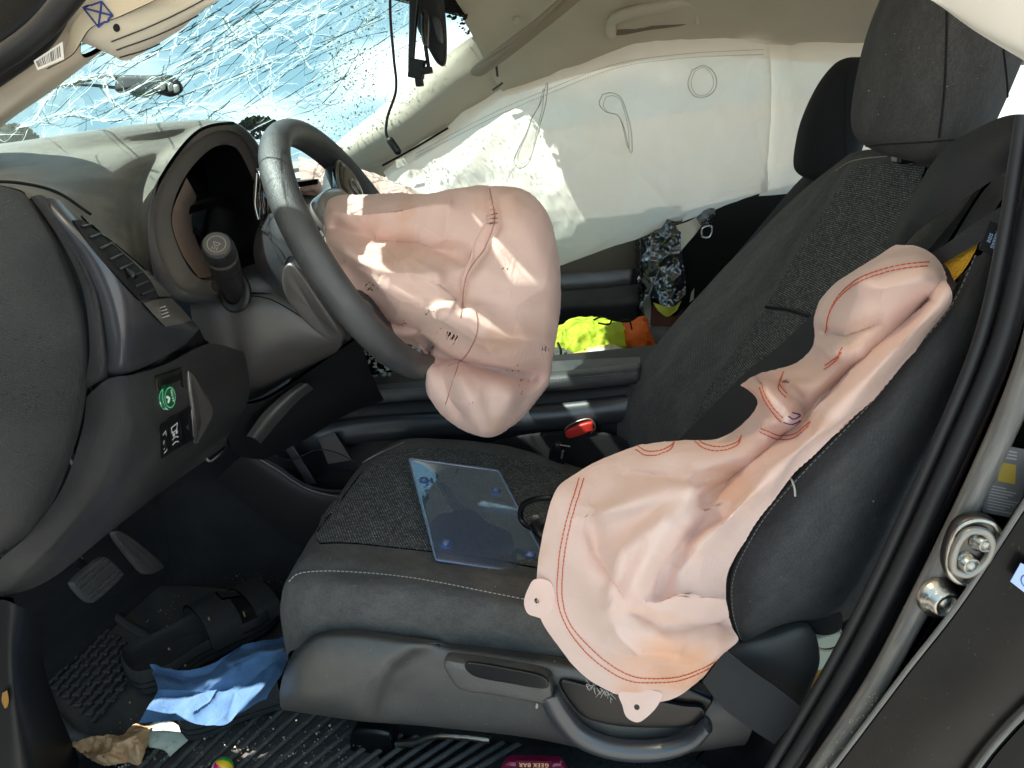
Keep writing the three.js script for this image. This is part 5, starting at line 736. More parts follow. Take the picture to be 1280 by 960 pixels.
  // side panel torn open along its front seam
  sidePanel = M('side_panel', sheet([
    [[1232, 286, .585], [1252, 262, .575], [1272, 236, .56], [1290, 210, .54]],
    [[1184, 378, .608], [1218, 350, .614], [1245, 325, .60], [1275, 290, .56]],
    [[1088, 494, .612], [1150, 460, .635], [1205, 430, .625], [1248, 400, .57]],
    [[996, 588, .612], [1070, 565, .642], [1140, 540, .632], [1200, 515, .57]],
    [[932, 670, .606], [1000, 650, .640], [1080, 630, .632], [1150, 610, .57]],
    [[910, 715, .602], [968, 715, .634], [1040, 705, .628], [1112, 690, .57]],
    [[908, 755, .598], [950, 755, .624], [1020, 748, .618], [1085, 740, .57]],
    [[916, 788, .592], [940, 785, .606], [1000, 772, .60], [1064, 770, .56]],
    [[925, 806, .585], [940, 798, .59], [990, 778, .585], [1050, 780, .55]]], 70, 40, .003, s => s.p.forEach(p => p.z += .0025 * fbm(p.x * 9, p.y * 9, 1))), MT.sideFabric, seat);
  const torn = [[1222, 300], [1186, 377], [1140, 433], [1090, 494], [1045, 541], [998, 589], [960, 632], [934, 671], [913, 716], [911, 755], [919, 788], [927, 803]];
  M('stitching', stitches(traced(sidePanel, torn.map(([x, y]) => [x + 5, y + 4]), .0008, 140), .0036, .0022, .0005), MT.grey, sidePanel);
  { const r = rng(21), l = traced(sidePanel, torn.map(([x, y]) => [x + 1, y + 1]), .0005, 120), fr = []; for (let i = 2; i < l.length; i++) for (let k = 0; k < 3; k++) { const p = l[i].clone().lerp(l[i - 1], r()); fr.push(cyl(p, p.clone().add(V((r() - .8) * .005, (r() - .2) * .005, r() * .004)), .0004, .0002, 4)); } lab(stuff(M('frayed_edge', fr, MT.dark, sidePanel)), 'frayed torn edge'); M('hem', tube(l, .0016, { n: 160 }), MT.dark, sidePanel); }
  lab(M('thread', tube(qs([[987, 597, .622], [990, 601, .632], [993, 610, .634], [994, 620, .632]], 0), .0011, { n: 24 }), MT.thread, sidePanel), 'loose white thread');
  M('foam', [sheet([[[1176, 325, .565], [1200, 308, .572], [1228, 284, .57]], [[1186, 338, .585], [1206, 322, .59], [1226, 296, .585]], [[1192, 352, .598], [1206, 336, .60], [1220, 312, .595]]], 16, 16, .01, s => crumple(s, { grow: 1.02, amp: .004, freq: 60, seed: 2 })), sheet([[[930, 535, .50], [945, 524, .50], [958, 512, .49]], [[934, 545, .52], [950, 535, .52], [966, 524, .51]]], 8, 8, .008), sheet([[[1005, 446, .44], [1018, 438, .45], [1030, 430, .45]], [[1008, 462, .47], [1024, 452, .47], [1040, 440, .47]]], 8, 8, .006)], MT.foam, seat);
  const lt = ctex(128, 256, (c, w, h) => { c.fillStyle = '#0e1016'; c.fillRect(0, 0, w, h); c.fillStyle = '#9dbbe6'; c.font = 'bold 38px sans-serif'; c.translate(w / 2, h / 2); c.rotate(Math.PI / 2); c.textAlign = 'center'; c.fillText('SIDE', 0, 34); c.fillText('AIRBAG', 0, -6); });
  lab(quad([[1238, 276], [1258, 284], [1243, 322], [1224, 312]].map(([x, y]) => q(x, y, .640)), std({ map: lt, roughness: .7, side: THREE.DoubleSide }), 'tag', seat), 'small dark cloth tag with pale blue lettering');
  // lower hinge cover
  M('hinge_cover', pillow([[905, 815], [925, 800], [960, 790], [1000, 778], [1018, 790], [1024, 820], [1015, 850], [1000, 880], [960, 862], [925, 840]].map(([x, y]) => q(x, y, .585)), { front: .016, back: .02, k: 3.5 }), MT.vinyl, seat);
  M('lower_flap', pillow([[985, 770], [1020, 755], [1050, 765], [1050, 785], [1030, 792], [1000, 785]].map(([x, y]) => q(x, y, .575)), { front: .006, back: .01, k: 4 }), MT.darkFabric, seat);
}
// headrests: rounded cushions, a seam down each side
function headrest(parent, C, ry, scale = 1, split = false) {
  const rings = []; for (const [h, w, t, dx] of [[-.100, .055, .018, .008], [-.100, .095, .034, .006], [-.086, .125, .048, .003], [-.05, .135, .054, 0], [.0, .136, .056, -.002], [.06, .130, .054, .004], [.10, .116, .046, .012], [.116, .095, .034, .018], [.122, .05, .016, .022]]) {
    const r = []; for (let i = 0; i < 40; i++) { const a = i / 40 * 6.28318, e = (v, k) => Math.sign(v) * Math.pow(Math.abs(v), k); const lx = dx + e(Math.cos(a), .75) * t + (Math.cos(a) < 0 ? .012 * (1 - (Math.sin(a)) ** 2) * -1 : 0), lz = e(Math.sin(a), .55) * w, ly = h; const tilt = .30, x1 = lx * Math.cos(tilt) + ly * Math.sin(tilt), y1 = ly * Math.cos(tilt) - lx * Math.sin(tilt); r.push(V((x1 * Math.cos(ry) + lz * Math.sin(ry)), y1, (-x1 * Math.sin(ry) + lz * Math.cos(ry))).multiplyScalar(scale).add(C)); } rings.push(r);
  }
  return M('headrest', loft(rings, 60, 80), MT.headFabric, parent);
}
{
  const h = headrestMesh = headrest(seat, V(.303, 1.163, .375), rad(-20), 1.19);
  const dl = (l, r) => { const s = seam(h, l, r, .0002, 60); return s; };
  M('seam', [dl([[1184, 4], [1183, 60], [1180, 120], [1174, 172]], .0011), dl([[1254, 60], [1259, 110], [1258, 150]], .0011), dl([[1072, 184], [1110, 180], [1150, 178], [1200, 174]], .0009)].filter(Boolean), MT.dark, h);
  M('post', cyl(q(1140, 205, .35), q(1140, 175, .35).add(V(.01, .02, 0)), .007), MT.satin, seat); M('post', cyl(q(1190, 200, .44), q(1190, 172, .44).add(V(.01, .02, 0)), .007), MT.satin, seat);
  M('post_guide', [box(.028, .012, .03, .004, q(1134, 197, .355)), box(.016, .010, .016, .004, q(1148, 194, .36))], MT.blackSmooth, seat);
  // pale gap behind the headrest foot is the light of the rear window on the shell
}
// ---------------------------------------------------------------- passenger seat
const pseat = thing('passenger_seat', 'dark passenger seat behind the driver seat, only its headrest and shoulder in view', 'car seat');
{
  const h = headrest(pseat, V(.335, 1.06, -.36), rad(-14), 1.04); h.material = MT.darkFabric;
  { const s = seam(h, [[1058, 90], [1056, 150], [1058, 200]], .0012, .0003); if (s) M('seam', s, MT.dark, h); }
  const sec = (x, y, w, t, lean) => Array.from({ length: 24 }, (_, i) => { const a = i / 24 * 6.283, e = v => Math.sign(v) * Math.pow(Math.abs(v), .6); return V(x + e(Math.cos(a)) * t, y - e(Math.cos(a)) * t * lean, -.36 + e(Math.sin(a)) * w); });
  M('backrest', loft([sec(.10, .60, .2, .08, .3), sec(.17, .7, .235, .085, .3), sec(.26, .82, .235, .075, .3), sec(.34, .94, .2, .055, .3), sec(.37, .98, .12, .03, .3)], 40, 60), MT.darkFabric, pseat);
  const cs = (x, y, w, t) => Array.from({ length: 24 }, (_, i) => { const a = i / 24 * 6.283, e = v => Math.sign(v) * Math.pow(Math.abs(v), .6); return V(x, y + e(Math.cos(a)) * t, -.36 + e(Math.sin(a)) * w); });
  M('seat_cushion', loft([cs(-.46, .52, .2, .04), cs(-.42, .55, .235, .07), cs(-.2, .55, .24, .075), cs(.05, .53, .24, .08), cs(.12, .53, .2, .05)], 40, 60), MT.fabric, pseat);
}
{ // rear bench, in the dark behind
  const b = thing('rear_bench', 'black rear bench in the shade behind the front seats', 'rear seat');
  const sec = (x, y, t) => Array.from({ length: 20 }, (_, i) => { const a = i / 20 * 6.283, e = v => Math.sign(v) * Math.pow(Math.abs(v), .5); return V(x + e(Math.cos(a)) * t, y, e(Math.sin(a)) * .62); });
  M('backrest', loft([sec(1.1, .5, .08), sec(1.16, .7, .08), sec(1.24, .92, .06), sec(1.26, .95, .03)], 30, 50), MT.darkFabric, b);
  M('cushion', box(.5, .18, 1.24, .05, V(.85, .48, 0)), MT.darkFabric, b);
}
// ---------------------------------------------------------------- side airbag over the torn bolster
{
  const a = thing('side_airbag', 'limp pale pink side airbag draped over the driver seat, orange double stitching', 'airbag');
  const s = faceCamera(grid(Q3([
    [[1184, 348, .612], [1172, 328, .60], [1152, 313, .58], [1120, 306, .56]],
    [[1184, 384, .618], [1146, 352, .63], [1092, 333, .60], [1050, 348, .54]],
    [[1152, 424, .622], [1104, 394, .635], [1054, 382, .60], [1018, 392, .54]],
    [[1112, 470, .626], [1072, 444, .62], [1040, 434, .58], [1010, 432, .53]],
    [[1078, 508, .632], [1040, 482, .605], [1010, 468, .57], [972, 458, .54]],
    [[1046, 541, .636], [1012, 515, .60], [968, 488, .58], [922, 480, .55]],
    [[1016, 570, .64], [992, 545, .61], [972, 522, .585], [944, 506, .56]],
    [[986, 602, .645], [955, 572, .635], [925, 556, .60], [895, 550, .56]],
    [[956, 638, .65], [906, 606, .66], [850, 575, .63], [795, 560, .58]],
    [[931, 674, .655], [866, 652, .685], [785, 612, .655], [718, 592, .61]],
    [[912, 712, .66], [846, 702, .705], [762, 665, .69], [690, 625, .645]],
    [[908, 748, .662], [836, 750, .715], [750, 722, .71], [676, 690, .67]],
    [[913, 778, .665], [846, 790, .712], [762, 775, .712], [670, 745, .68]],
    [[925, 802, .67], [862, 822, .705], [790, 822, .702], [684, 790, .685]],
    [[908, 822, .672], [862, 846, .695], [800, 854, .692], [728, 846, .684]],
    [[882, 846, .672], [852, 872, .682], [820, 880, .682], [782, 872, .682]]]), 170, 110));
  fold(s, [
    { pts: [[1186, 366], [1135, 420], [1084, 474], [1034, 526], [988, 570], [930, 628], [870, 685]], w: 12, a: .034, round: 1 },
    { pts: [[1160, 375], [1116, 416], [1062, 462], [1018, 508], [975, 548], [930, 585], [880, 625]], w: 9, a: -.042 },
    { pts: [[905, 640], [865, 670], [835, 705], [822, 745]], w: 13, a: -0.0288 }, { pts: [[870, 620], [820, 680], [790, 740]], w: 20, a: 0.0224, round: 1 },
    { pts: [[735, 640], [745, 690], [780, 745], [800, 752]], w: 12, a: -0.0192 }, { pts: [[800, 755], [850, 745], [905, 750]], w: 9, a: 0.0160 }, { pts: [[790, 765], [830, 785], [905, 778]], w: 8, a: -0.0160 },
    { pts: [[830, 650], [780, 690], [760, 760]], w: 11, a: 0.0160 }, { pts: [[770, 790], [800, 815], [850, 820]], w: 10, a: 0.0128 }, { pts: [[740, 640], [780, 630], [860, 605]], w: 16, a: 0.0192, round: 1 }, { pts: [[780, 590], [850, 600], [920, 590]], w: 10, a: -0.0160 },
    { pts: [[945, 470], [962, 495], [985, 525]], w: 9, a: .034 }, { pts: [[980, 480], [1000, 500], [1010, 530]], w: 9, a: -0.0224 }, { pts: [[960, 530], [990, 528], [1030, 508]], w: 7, a: 0.0192 }, { pts: [[1015, 430], [1040, 440], [1075, 440]], w: 7, a: 0.0160 }, { pts: [[1030, 415], [1060, 420], [1095, 405]], w: 8, a: -0.0192 }, { pts: [[1060, 345], [1100, 360], [1150, 350]], w: 16, a: 0.0160, round: 1 }]);
  crumple(s, { grow: 1.03, iters: 40, smooth: .05, anchor: .05, amp: .004, freq: 16, seed: 5 }); facets(s, .095, .016, 4); facets(s, .038, .003, 9);
  // rusty stain at the foot of the cloth, fixed to it
  const g = geo(s), col = []; for (let i = 0; i < g.attributes.position.count; i++) { const p = s.p[i], [x, y] = toPx(p), n = fbm(p.x * 30, p.y * 30, p.z * 30) * 26; const st = Math.max(sstep(60, 10, Math.hypot((x - 850) * .6, (y - 832) * 1.1) + n) * .8, sstep(30, 5, Math.hypot(x - 790, y - 868) + n * .5) * .7, sstep(40, 6, Math.hypot(x - 940, y - 490) + n * .4) * .45, sstep(40, 6, Math.hypot((x - 1000) * .5, y - 470) + n * .4) * .35); col.push(1, 1 - .30 * st, 1 - .55 * st); }
  g.setAttribute('color', new THREE.Float32BufferAttribute(col, 3)); const mat = MT.bag.clone(); mat.vertexColors = true;
  const m = M('fabric', g, mat, a);
  const lines = [[[724, 598], [714, 630], [706, 660], [699, 700], [697, 745], [706, 778], [728, 810], [755, 834], [785, 850], [815, 853], [850, 850], [880, 838], [906, 824]], [[795, 562], [806, 569], [822, 569], [838, 562], [842, 555]], [[868, 552], [880, 561], [900, 564], [920, 558], [926, 549]], [[1032, 416], [1036, 395], [1048, 374], [1070, 355], [1100, 343], [1130, 336], [1160, 333]], [[950, 484], [956, 500], [970, 520], [978, 528]], [[978, 470], [972, 485], [982, 498]], [[1052, 440], [1044, 452], [1030, 462]], [[950, 540], [972, 549], [992, 548], [1012, 532]]];
  const st = lines.flatMap(l => [0, 6].flatMap(o => stitches(traced(m, l.map(([x, y], i) => [x + (l.length > 8 && i < 10 ? o : o * .25), y - (l.length > 8 && i < 6 ? 0 : o * .85)]), .0008, Math.max(40, l.length * 12)), .0036, .0009, .00055)));
  M('stitching', st, MT.orange, a);
  { const ink = [[[985, 520], [992, 524], [1000, 519], [990, 516]], [[980, 528], [990, 530], [1000, 526]]].map(l => seam(m, l, .0007, .0004, 16)).filter(Boolean); if (ink.length) lab(M('ink_mark', ink, MT.navy, a), 'small smudged blue ink mark'); }
  // fixing tabs, each with its hole
  const tabOf = (c, r, hr, z, pts) => { const N = 40, o = sampled(qs(pts, z), N, true), cc = q(c[0], c[1], z), rows = [[], [], []]; for (let i = 0; i < N; i++) { const w = Math.atan2(o[i].y - cc.y, o[i].x - cc.x), inn = cc.clone().add(V(Math.cos(w) * hr, Math.sin(w) * hr * 1.3, 0)); rows[0].push(inn); rows[1].push(inn.clone().lerp(o[i], .5).add(V(0, 0, .0008))); rows[2].push(o[i]); } return loft(rows, 8, 80, false); };
  M('tab', tabOf([671, 751], 12, .0026, .684, [[655, 752], [660, 736], [669, 724], [688, 728], [694, 750], [688, 774], [670, 771], [659, 766]]), MT.bag, a);
  M('tab', tabOf([796, 884], 12, .003, .6835, [[774, 866], [796, 862], [826, 866], [822, 882], [808, 897], [796, 903], [783, 896], [778, 882]]), MT.bag, a);
  { const r = rng(31), fr = []; for (let i = 0; i < 26; i++) { const p = q(728 + i * 1.4 + r() * 8, 848 + i * .7 + r() * 8, .68); fr.push(cyl(p, p.clone().add(V((r() - .5) * .014, -r() * .008, r() * .006)), .0003, .0002, 4)); } stuff(M('frayed_threads', fr, MT.thread, a)); }
}
// ---------------------------------------------------------------- belts
{
  const b = thing('seat_belt', 'black seat belt webbing lying twisted across the driver seat shoulder', 'seat belt');
  const s1 = sheet([[[1330, 150, .62], [1268, 143, .60], [1222, 160, .58], [1180, 186, .55], [1150, 228, .52], [1125, 270, .50], [1105, 310, .48]], [[1330, 180, .635], [1275, 168, .615], [1230, 190, .60], [1185, 218, .575], [1155, 252, .55], [1130, 285, .53], [1112, 315, .50]], [[1330, 215, .63], [1284, 202, .61], [1240, 226, .60], [1195, 255, .58], [1165, 274, .56], [1140, 294, .54], [1118, 320, .52]]], 16, 60, .0014);
  const s2 = sheet([[[1105, 312, .48], [1060, 352, .45], [1012, 396, .43], [975, 432, .41], [932, 466, .40], [890, 508, .39], [846, 552, .38]], [[1112, 318, .50], [1070, 362, .47], [1022, 410, .45], [985, 448, .43], [945, 485, .42], [905, 526, .41], [862, 562, .40]], [[1118, 322, .52], [1082, 372, .49], [1034, 422, .47], [998, 462, .45], [958, 502, .44], [920, 536, .43], [885, 570, .42]]], 16, 60, .0014);
  M('webbing', [s1, s2], MT.strap, b);
  M('upper_fold', sheet([[[1330, 240, .62], [1270, 250, .61], [1220, 278, .595], [1175, 310, .58], [1135, 330, .55]], [[1330, 262, .62], [1275, 275, .615], [1230, 300, .60], [1185, 326, .585], [1150, 345, .57]]], 8, 40, .0014), MT.strap, b);
}
{
  const b = thing('seat_belt', 'lap end of a black seat belt running down to the sill, below the side airbag', 'seat belt');
  M('webbing', sheet([[[908, 812, .625], [940, 838, .63], [975, 862, .64], [1003, 885, .65]], [[893, 832, .63], [925, 862, .636], [958, 890, .645], [985, 910, .655]], [[878, 852, .63], [905, 886, .636], [940, 912, .645], [968, 930, .655]]], 14, 40, .0014), MT.strap, b);
  M('anchor_sleeve', box(.05, .03, .012, .004, q(860, 872, .618), frame(V(1, -.5, 0), V(.4, 1, 0))), MT.blackSmooth, b);
}
{
  const b = thing('buckle', 'seat belt buckle with a red release button, beside the seat cushion', 'buckle');
  const P = (l, z) => l.map(a => q(a[0], a[1], z));
  M('housing', pillow(P([[706, 548], [712, 538], [742, 524], [748, 536], [756, 575], [754, 590], [722, 598], [712, 580]], .10), { front: .016, back: .016, k: 5 }), MT.blackSmooth, b);
  M('release_button', pillow(P([[709, 537], [738, 527], [742, 535], [740, 538], [712, 547]], .118), { front: .005, back: .008, k: 5 }), std({ color: hex('#d5362c'), roughness: .35, side: THREE.DoubleSide }), b);
  M('rim', tube(P([[707, 536], [738, 524], [744, 536], [712, 549]], .117), .0016, { closed: true, n: 50 }), MT.satin, b);
}
{
  const b = thing('connector', 'black plug on a bent lead, standing on the seat edge below the buckle', 'plug');
  const P = (l, z) => l.map(a => q(a[0], a[1], z));
  M('shell', pillow(P([[686, 570], [694, 552], [702, 556], [706, 572], [704, 586], [694, 588]], .17), { front: .009, back: .009, k: 5 }), MT.blackSmooth, b);
  M('neck', capsule(q(696, 584, .17), q(710, 604, .17), .008), MT.rubberPlain, b); M('prong', [capsule(q(698, 556, .175), q(712, 558, .175), .0016, 6), capsule(q(702, 572, .178), q(704, 564, .178), .0025, 6)], MT.satin, b);
}
{
  const b = thing('strap_loop', 'black plastic loop half under the side airbag, on the seat cushion', 'plastic loop');
  M('loop', tube(qs([[690, 622, .46], [668, 624, .455], [652, 634, .45], [652, 650, .45], [664, 660, .46], [690, 656, .47]], 0), .0042, { n: 60 }), MT.blackSmooth, b);
  M('strap', tube(qs([[668, 655, .46], [676, 668, .475], [690, 676, .48]], 0), .008, { n: 30 }), MT.blackSmooth, b);
}
// ---------------------------------------------------------------- centre console
{
  const c = thing('centre_console', 'black centre console with padded stitched edge, between the seats', 'console');
  const top = [[-.9, .672], [-.72, .672], [-.5, .682], [-.3, .69], [-.1, .70], [.1, .71], [.25, .70]];
  const body = M('body', geo(faceCamera(grid([top.map(([x, y]) => V(x, y - .01, -.10)), top.map(([x, y]) => V(x, y - .012, .03)), top.map(([x, y]) => V(x, y - .012, .062)), top.map(([x, y]) => V(x, y - .034, .085)), top.map(([x, y], i) => V(x, y - .085, .092 + (i < 2 ? -.02 : 0))), top.map(([x, y], i) => V(x, y - .17, .088)), top.map(([x, y]) => V(x, .44, .10)), top.map(([x, y]) => V(x, .28, .105))], 60, 70)), .006), MT.black, c);
  const pad = loft([[350, 512], [420, 500], [520, 492], [640, 484], [740, 476], [800, 470]].map(([x, y]) => { const p = q(x, y, .095); return Array.from({ length: 16 }, (_, i) => { const a = i / 16 * 6.283, e = v => Math.sign(v) * Math.pow(Math.abs(v), .7); return V(p.x, p.y + e(Math.sin(a)) * .016, .08 + e(Math.cos(a)) * .022); }); }), 60, 30); const pm = M('padded_edge', pad, MT.leather, c);
  M('stitching', stitches(traced(pm, [[425, 492], [520, 486], [640, 478], [780, 467]], .0006, 120), .004, .002, .0005), MT.grey, pm);
  M('side_pad', loft([[345, 560], [450, 540], [600, 530], [700, 522], [790, 512]].map(([x, y]) => { const p = q(x, y, .10); return Array.from({ length: 14 }, (_, i) => { const a = i / 14 * 6.283; return V(p.x, p.y + Math.sin(a) * .026, .09 + Math.cos(a) * .018); }); }), 50, 24), MT.dashSmooth, c);
  M('tray_edge', sheet([[[410, 470, .0], [520, 462, .0], [680, 452, .0], [800, 446, .0]], [[400, 480, .05], [520, 474, .05], [690, 466, .05], [800, 458, .05]], [[400, 490, .06], [520, 482, .06], [690, 474, .06], [800, 466, .06]]], 10, 30, .004), MT.leather, c);
  M('lower_sweep', sheet([[[318, 566, .20], [345, 580, .185], [385, 606, .17], [430, 612, .16], [480, 600, .15]], [[300, 572, .21], [335, 596, .195], [380, 622, .18], [430, 630, .17], [490, 616, .155]], [[270, 600, .20], [320, 640, .18], [370, 680, .17], [430, 690, .16], [500, 680, .14]]], 20, 40, .004), MT.black, c);
  M('sweep_edge', tube(qs([[312, 566, .212], [345, 586, .198], [385, 611, .183], [430, 620, .172], [480, 606, .158]], 0), .0025), MT.dashSmooth, c);
  M('storage_bracket', sheet([[[342, 538, .15], [352, 535, .15]], [[362, 570, .15], [372, 566, .15]], [[384, 606, .15], [396, 604, .15]]], 12, 6, .004), MT.dashSmooth, c); M('storage_bracket', sheet([[[398, 548, .12], [418, 540, .12]], [[410, 580, .12], [440, 575, .12]]], 8, 8, .003), MT.dashSmooth, c);
  M('wire', tube(qs([[330, 560, .16], [360, 575, .16], [400, 562, .16], [440, 575, .16], [470, 600, .16]], 0), .0012), MT.rubberPlain, c);
  M('lid', box(.30, .03, .15, .012, V(.16, .73, -.01)), MT.leather, c);
  lab(M('hinge_cover', pillow(qs([[600, 560], [690, 540], [770, 545], [800, 580], [740, 620], [640, 600]], .115), { front: .006, back: .01, k: 4 }), MT.darkFabric, c), 'cloth side of the cushion base');
}
// ---------------------------------------------------------------- vest, bag, wreckage beyond the console
{
  const r = rng(71);
  const lump = (rows, name, mat, label, cat, o = {}) => { const s = faceCamera(grid(Q3(rows), 70, 70)); crumple(s, { grow: 1.05, iters: 40, smooth: .08, anchor: .05, amp: .012, freq: 26, seed: o.seed || 2 }); facets(s, .03, .012, 3); return solo(name, geo(s), mat, label, cat); };
  const neon = std({ color: new THREE.Color(.44, .56, .03), roughness: .8, side: THREE.DoubleSide }), orange = std({ color: new THREE.Color(.72, .13, .01), roughness: .8, side: THREE.DoubleSide });
  const v = thing('safety_vest', 'neon yellow and orange safety vest bundled on the passenger seat', 'safety vest');
  const mk = (rows, seed) => { const s = faceCamera(grid(Q3(rows), 70, 70)); crumple(s, { grow: 1.06, iters: 40, smooth: .08, anchor: .05, amp: .012, freq: 26, seed }); facets(s, .035, .016, seed); facets(s, .012, .003, seed + 1); return geo(s); };
  M('fabric', mk([[[690, 410, -.42], [720, 398, -.42], [760, 400, -.42], [795, 408, -.42]], [[690, 425, -.36], [722, 410, -.33], [762, 412, -.33], [796, 420, -.36]], [[690, 450, -.34], [724, 435, -.30], [765, 436, -.30], [800, 440, -.34]], [[690, 490, -.34], [724, 470, -.30], [765, 466, -.30], [802, 470, -.34]]], 3), neon, v);
  lab(M('fabric', mk([[[778, 404, -.40], [795, 396, -.40], [806, 394, -.40], [812, 410, -.40]], [[780, 420, -.34], [796, 412, -.32], [810, 412, -.33], [818, 425, -.36]], [[785, 445, -.32], [800, 440, -.30], [814, 438, -.31], [824, 445, -.34]], [[790, 470, -.32], [804, 465, -.30], [816, 462, -.31], [828, 465, -.34]]], 5), orange, v), 'orange panel of the vest');
  M('elastic', [tube(qs([[742, 400, -.31], [752, 396, -.30], [764, 398, -.30], [762, 405, -.30], [748, 404, -.31]], 0), .0022), tube(qs([[776, 402, -.31], [786, 400, -.30], [790, 412, -.30]], 0), .002), tube(qs([[728, 440, -.28], [735, 436, -.28], [741, 441, -.28]], 0), .002), tube(qs([[697, 428, -.29], [701, 438, -.28], [700, 450, -.28]], 0), .003)], MT.dark, v);
  lump([[[690, 452, -.28], [725, 438, -.28], [760, 430, -.28], [795, 440, -.28]], [[690, 462, -.24], [725, 452, -.22], [765, 445, -.22], [800, 450, -.24]], [[690, 485, -.22], [725, 475, -.2], [765, 472, -.2], [805, 475, -.22]]], 'plastic_bag', std({ map: dtex(128, (u, vv) => { const t = sstep(.5, .62, tfbm(u * 4, vv * 4, 4, 6, 4)); return [mix(.80, .85, t), mix(.79, .68, t), mix(.75, .38, t)]; }, .16, true), roughness: .5, side: THREE.DoubleSide }), 'white and tan plastic bag in front of the safety vest', 'plastic bag', { seed: 7 });
  // broken far centre pillar with torn foil
  const p = thing('torn_pillar', 'torn shiny black plastic and foil at the far centre pillar, hanging above the vest', 'wreckage');
  const foil = std({ color: hex('#6d7075'), metalness: .85, roughness: .2, side: THREE.DoubleSide });
  const s1 = faceCamera(grid(Q3([[[796, 285, -.60], [815, 278, -.59], [835, 272, -.58], [855, 265, -.58]], [[797, 320, -.60], [818, 318, -.57], [838, 314, -.56], [850, 305, -.57]], [[798, 350, -.60], [820, 350, -.57], [845, 348, -.55], [857, 345, -.56]], [[802, 388, -.6], [815, 372, -.57], [836, 384, -.54], [858, 368, -.55]]]), 70, 50)); facets(s1, .045, .03, 12); facets(s1, .018, .009, 13); M('foil', geo(s1), foil, p);
  const s2 = faceCamera(grid(Q3([[[794, 290, -.62], [800, 290, -.60], [806, 288, -.62]], [[795, 340, -.62], [801, 340, -.59], [808, 338, -.62]], [[796, 405, -.62], [804, 400, -.59], [812, 395, -.62]]]), 60, 12)); crumple(s2, { grow: 1.1, smooth: .05, amp: .012, freq: 60, seed: 3 }); M('torn_edge', geo(s2, .002), MT.piano, p);
  M('shard', [sheet([[[803, 378, -.55], [812, 366, -.54]], [[806, 395, -.54], [814, 384, -.53]], [[809, 408, -.54], [813, 404, -.53]]], 10, 6, .002), cyl(q(810, 372, -.53), q(825, 335, -.54), .002, .001, 6)], MT.satin, p);
  lab(M('shard', sheet([[[816, 378, -.54], [838, 384, -.53], [852, 376, -.54]], [[822, 388, -.53], [834, 396, -.53], [846, 388, -.53]]], 10, 10, .002), std({ color: new THREE.Color(.6, .6, .06), roughness: .4, side: THREE.DoubleSide }), p), 'yellowish torn scrap');
  lab(M('shard', sheet([[[812, 380, -.56], [840, 395, -.54], [855, 385, -.54]], [[810, 420, -.56], [826, 420, -.54], [842, 410, -.54]]], 10, 10, .002), std({ color: hex('#6e4238'), roughness: .8, side: THREE.DoubleSide }), p), 'brown torn scrap');
  M('scrap', sheet([[[864, 366, -.5], [868, 360, -.5]], [[862, 378, -.5], [867, 374, -.5]]], 4, 4, .002), MT.thread, p);
  M('dark_liner', geo(grid([[V(-.10, .86, -.66), V(.3, .92, -.68)], [V(-.08, .45, -.68), V(.3, .45, -.68)]], 4, 6), .01), MT.dark, p);
  const b = thing('belt_tongue', 'metal seat belt tongue and crumpled foil under the curtain airbag corner', 'belt tongue');
  const u = [[879, 285], [889, 283], [890, 290], [886, 297], [878, 296]]; M('tongue', tube(qs(u, -.52), .0028, { closed: true, n: 40 }), MT.chrome, b);
  const s3 = faceCamera(grid(Q3([[[870, 272, -.55], [882, 262, -.55], [893, 260, -.55]], [[874, 278, -.53], [884, 270, -.52], [894, 268, -.53]], [[878, 284, -.53], [886, 280, -.52], [892, 274, -.53]]]), 24, 24)); crumple(s3, { grow: 1.15, smooth: .04, amp: .01, freq: 80, seed: 4 }); M('foil', geo(s3, .001), foil, b);
}
{ // broken trim and glass on the far side of the console, seen under the wheel
  const t = thing('broken_trim', 'broken glossy trim strewn with glass under the steering wheel, on the console', 'broken trim'), r = rng(91);
  M('panel', sheet([[[405, 455, .0], [450, 436, -.02], [500, 425, -.05], [540, 430, -.05]], [[415, 480, .05], [460, 468, .04], [510, 460, .03], [550, 455, .02]]], 12, 24, .004), MT.piano, t);
  M('strip', tube(qs([[410, 440, -.0], [430, 432, -.0], [455, 424, -.0]], 0), .0035), MT.satin, t);
  const g = []; for (let i = 0; i < 240; i++) { const x = 420 + r() * 110, y = 442 + r() * 34 - (x - 420) * .1, p = q(x, y, .055 - .03 * r()); const b = new THREE.TetrahedronGeometry(.002 + .004 * r()); b.rotateX(r() * 6); b.rotateY(r() * 6); b.translate(p.x, p.y + .002, p.z); g.push(flat(b)); } stuff(M('glass_fragments', g, std({ color: hex('#b9c7c6'), roughness: .2, side: THREE.DoubleSide }), t));
  lab(M('scrap', sheet([[[412, 432, -.1], [440, 424, -.1]], [[416, 438, -.09], [446, 430, -.09]]], 4, 8, .002), std({ color: hex('#d8831f'), roughness: .7, side: THREE.DoubleSide }), t), 'orange scrap');
}
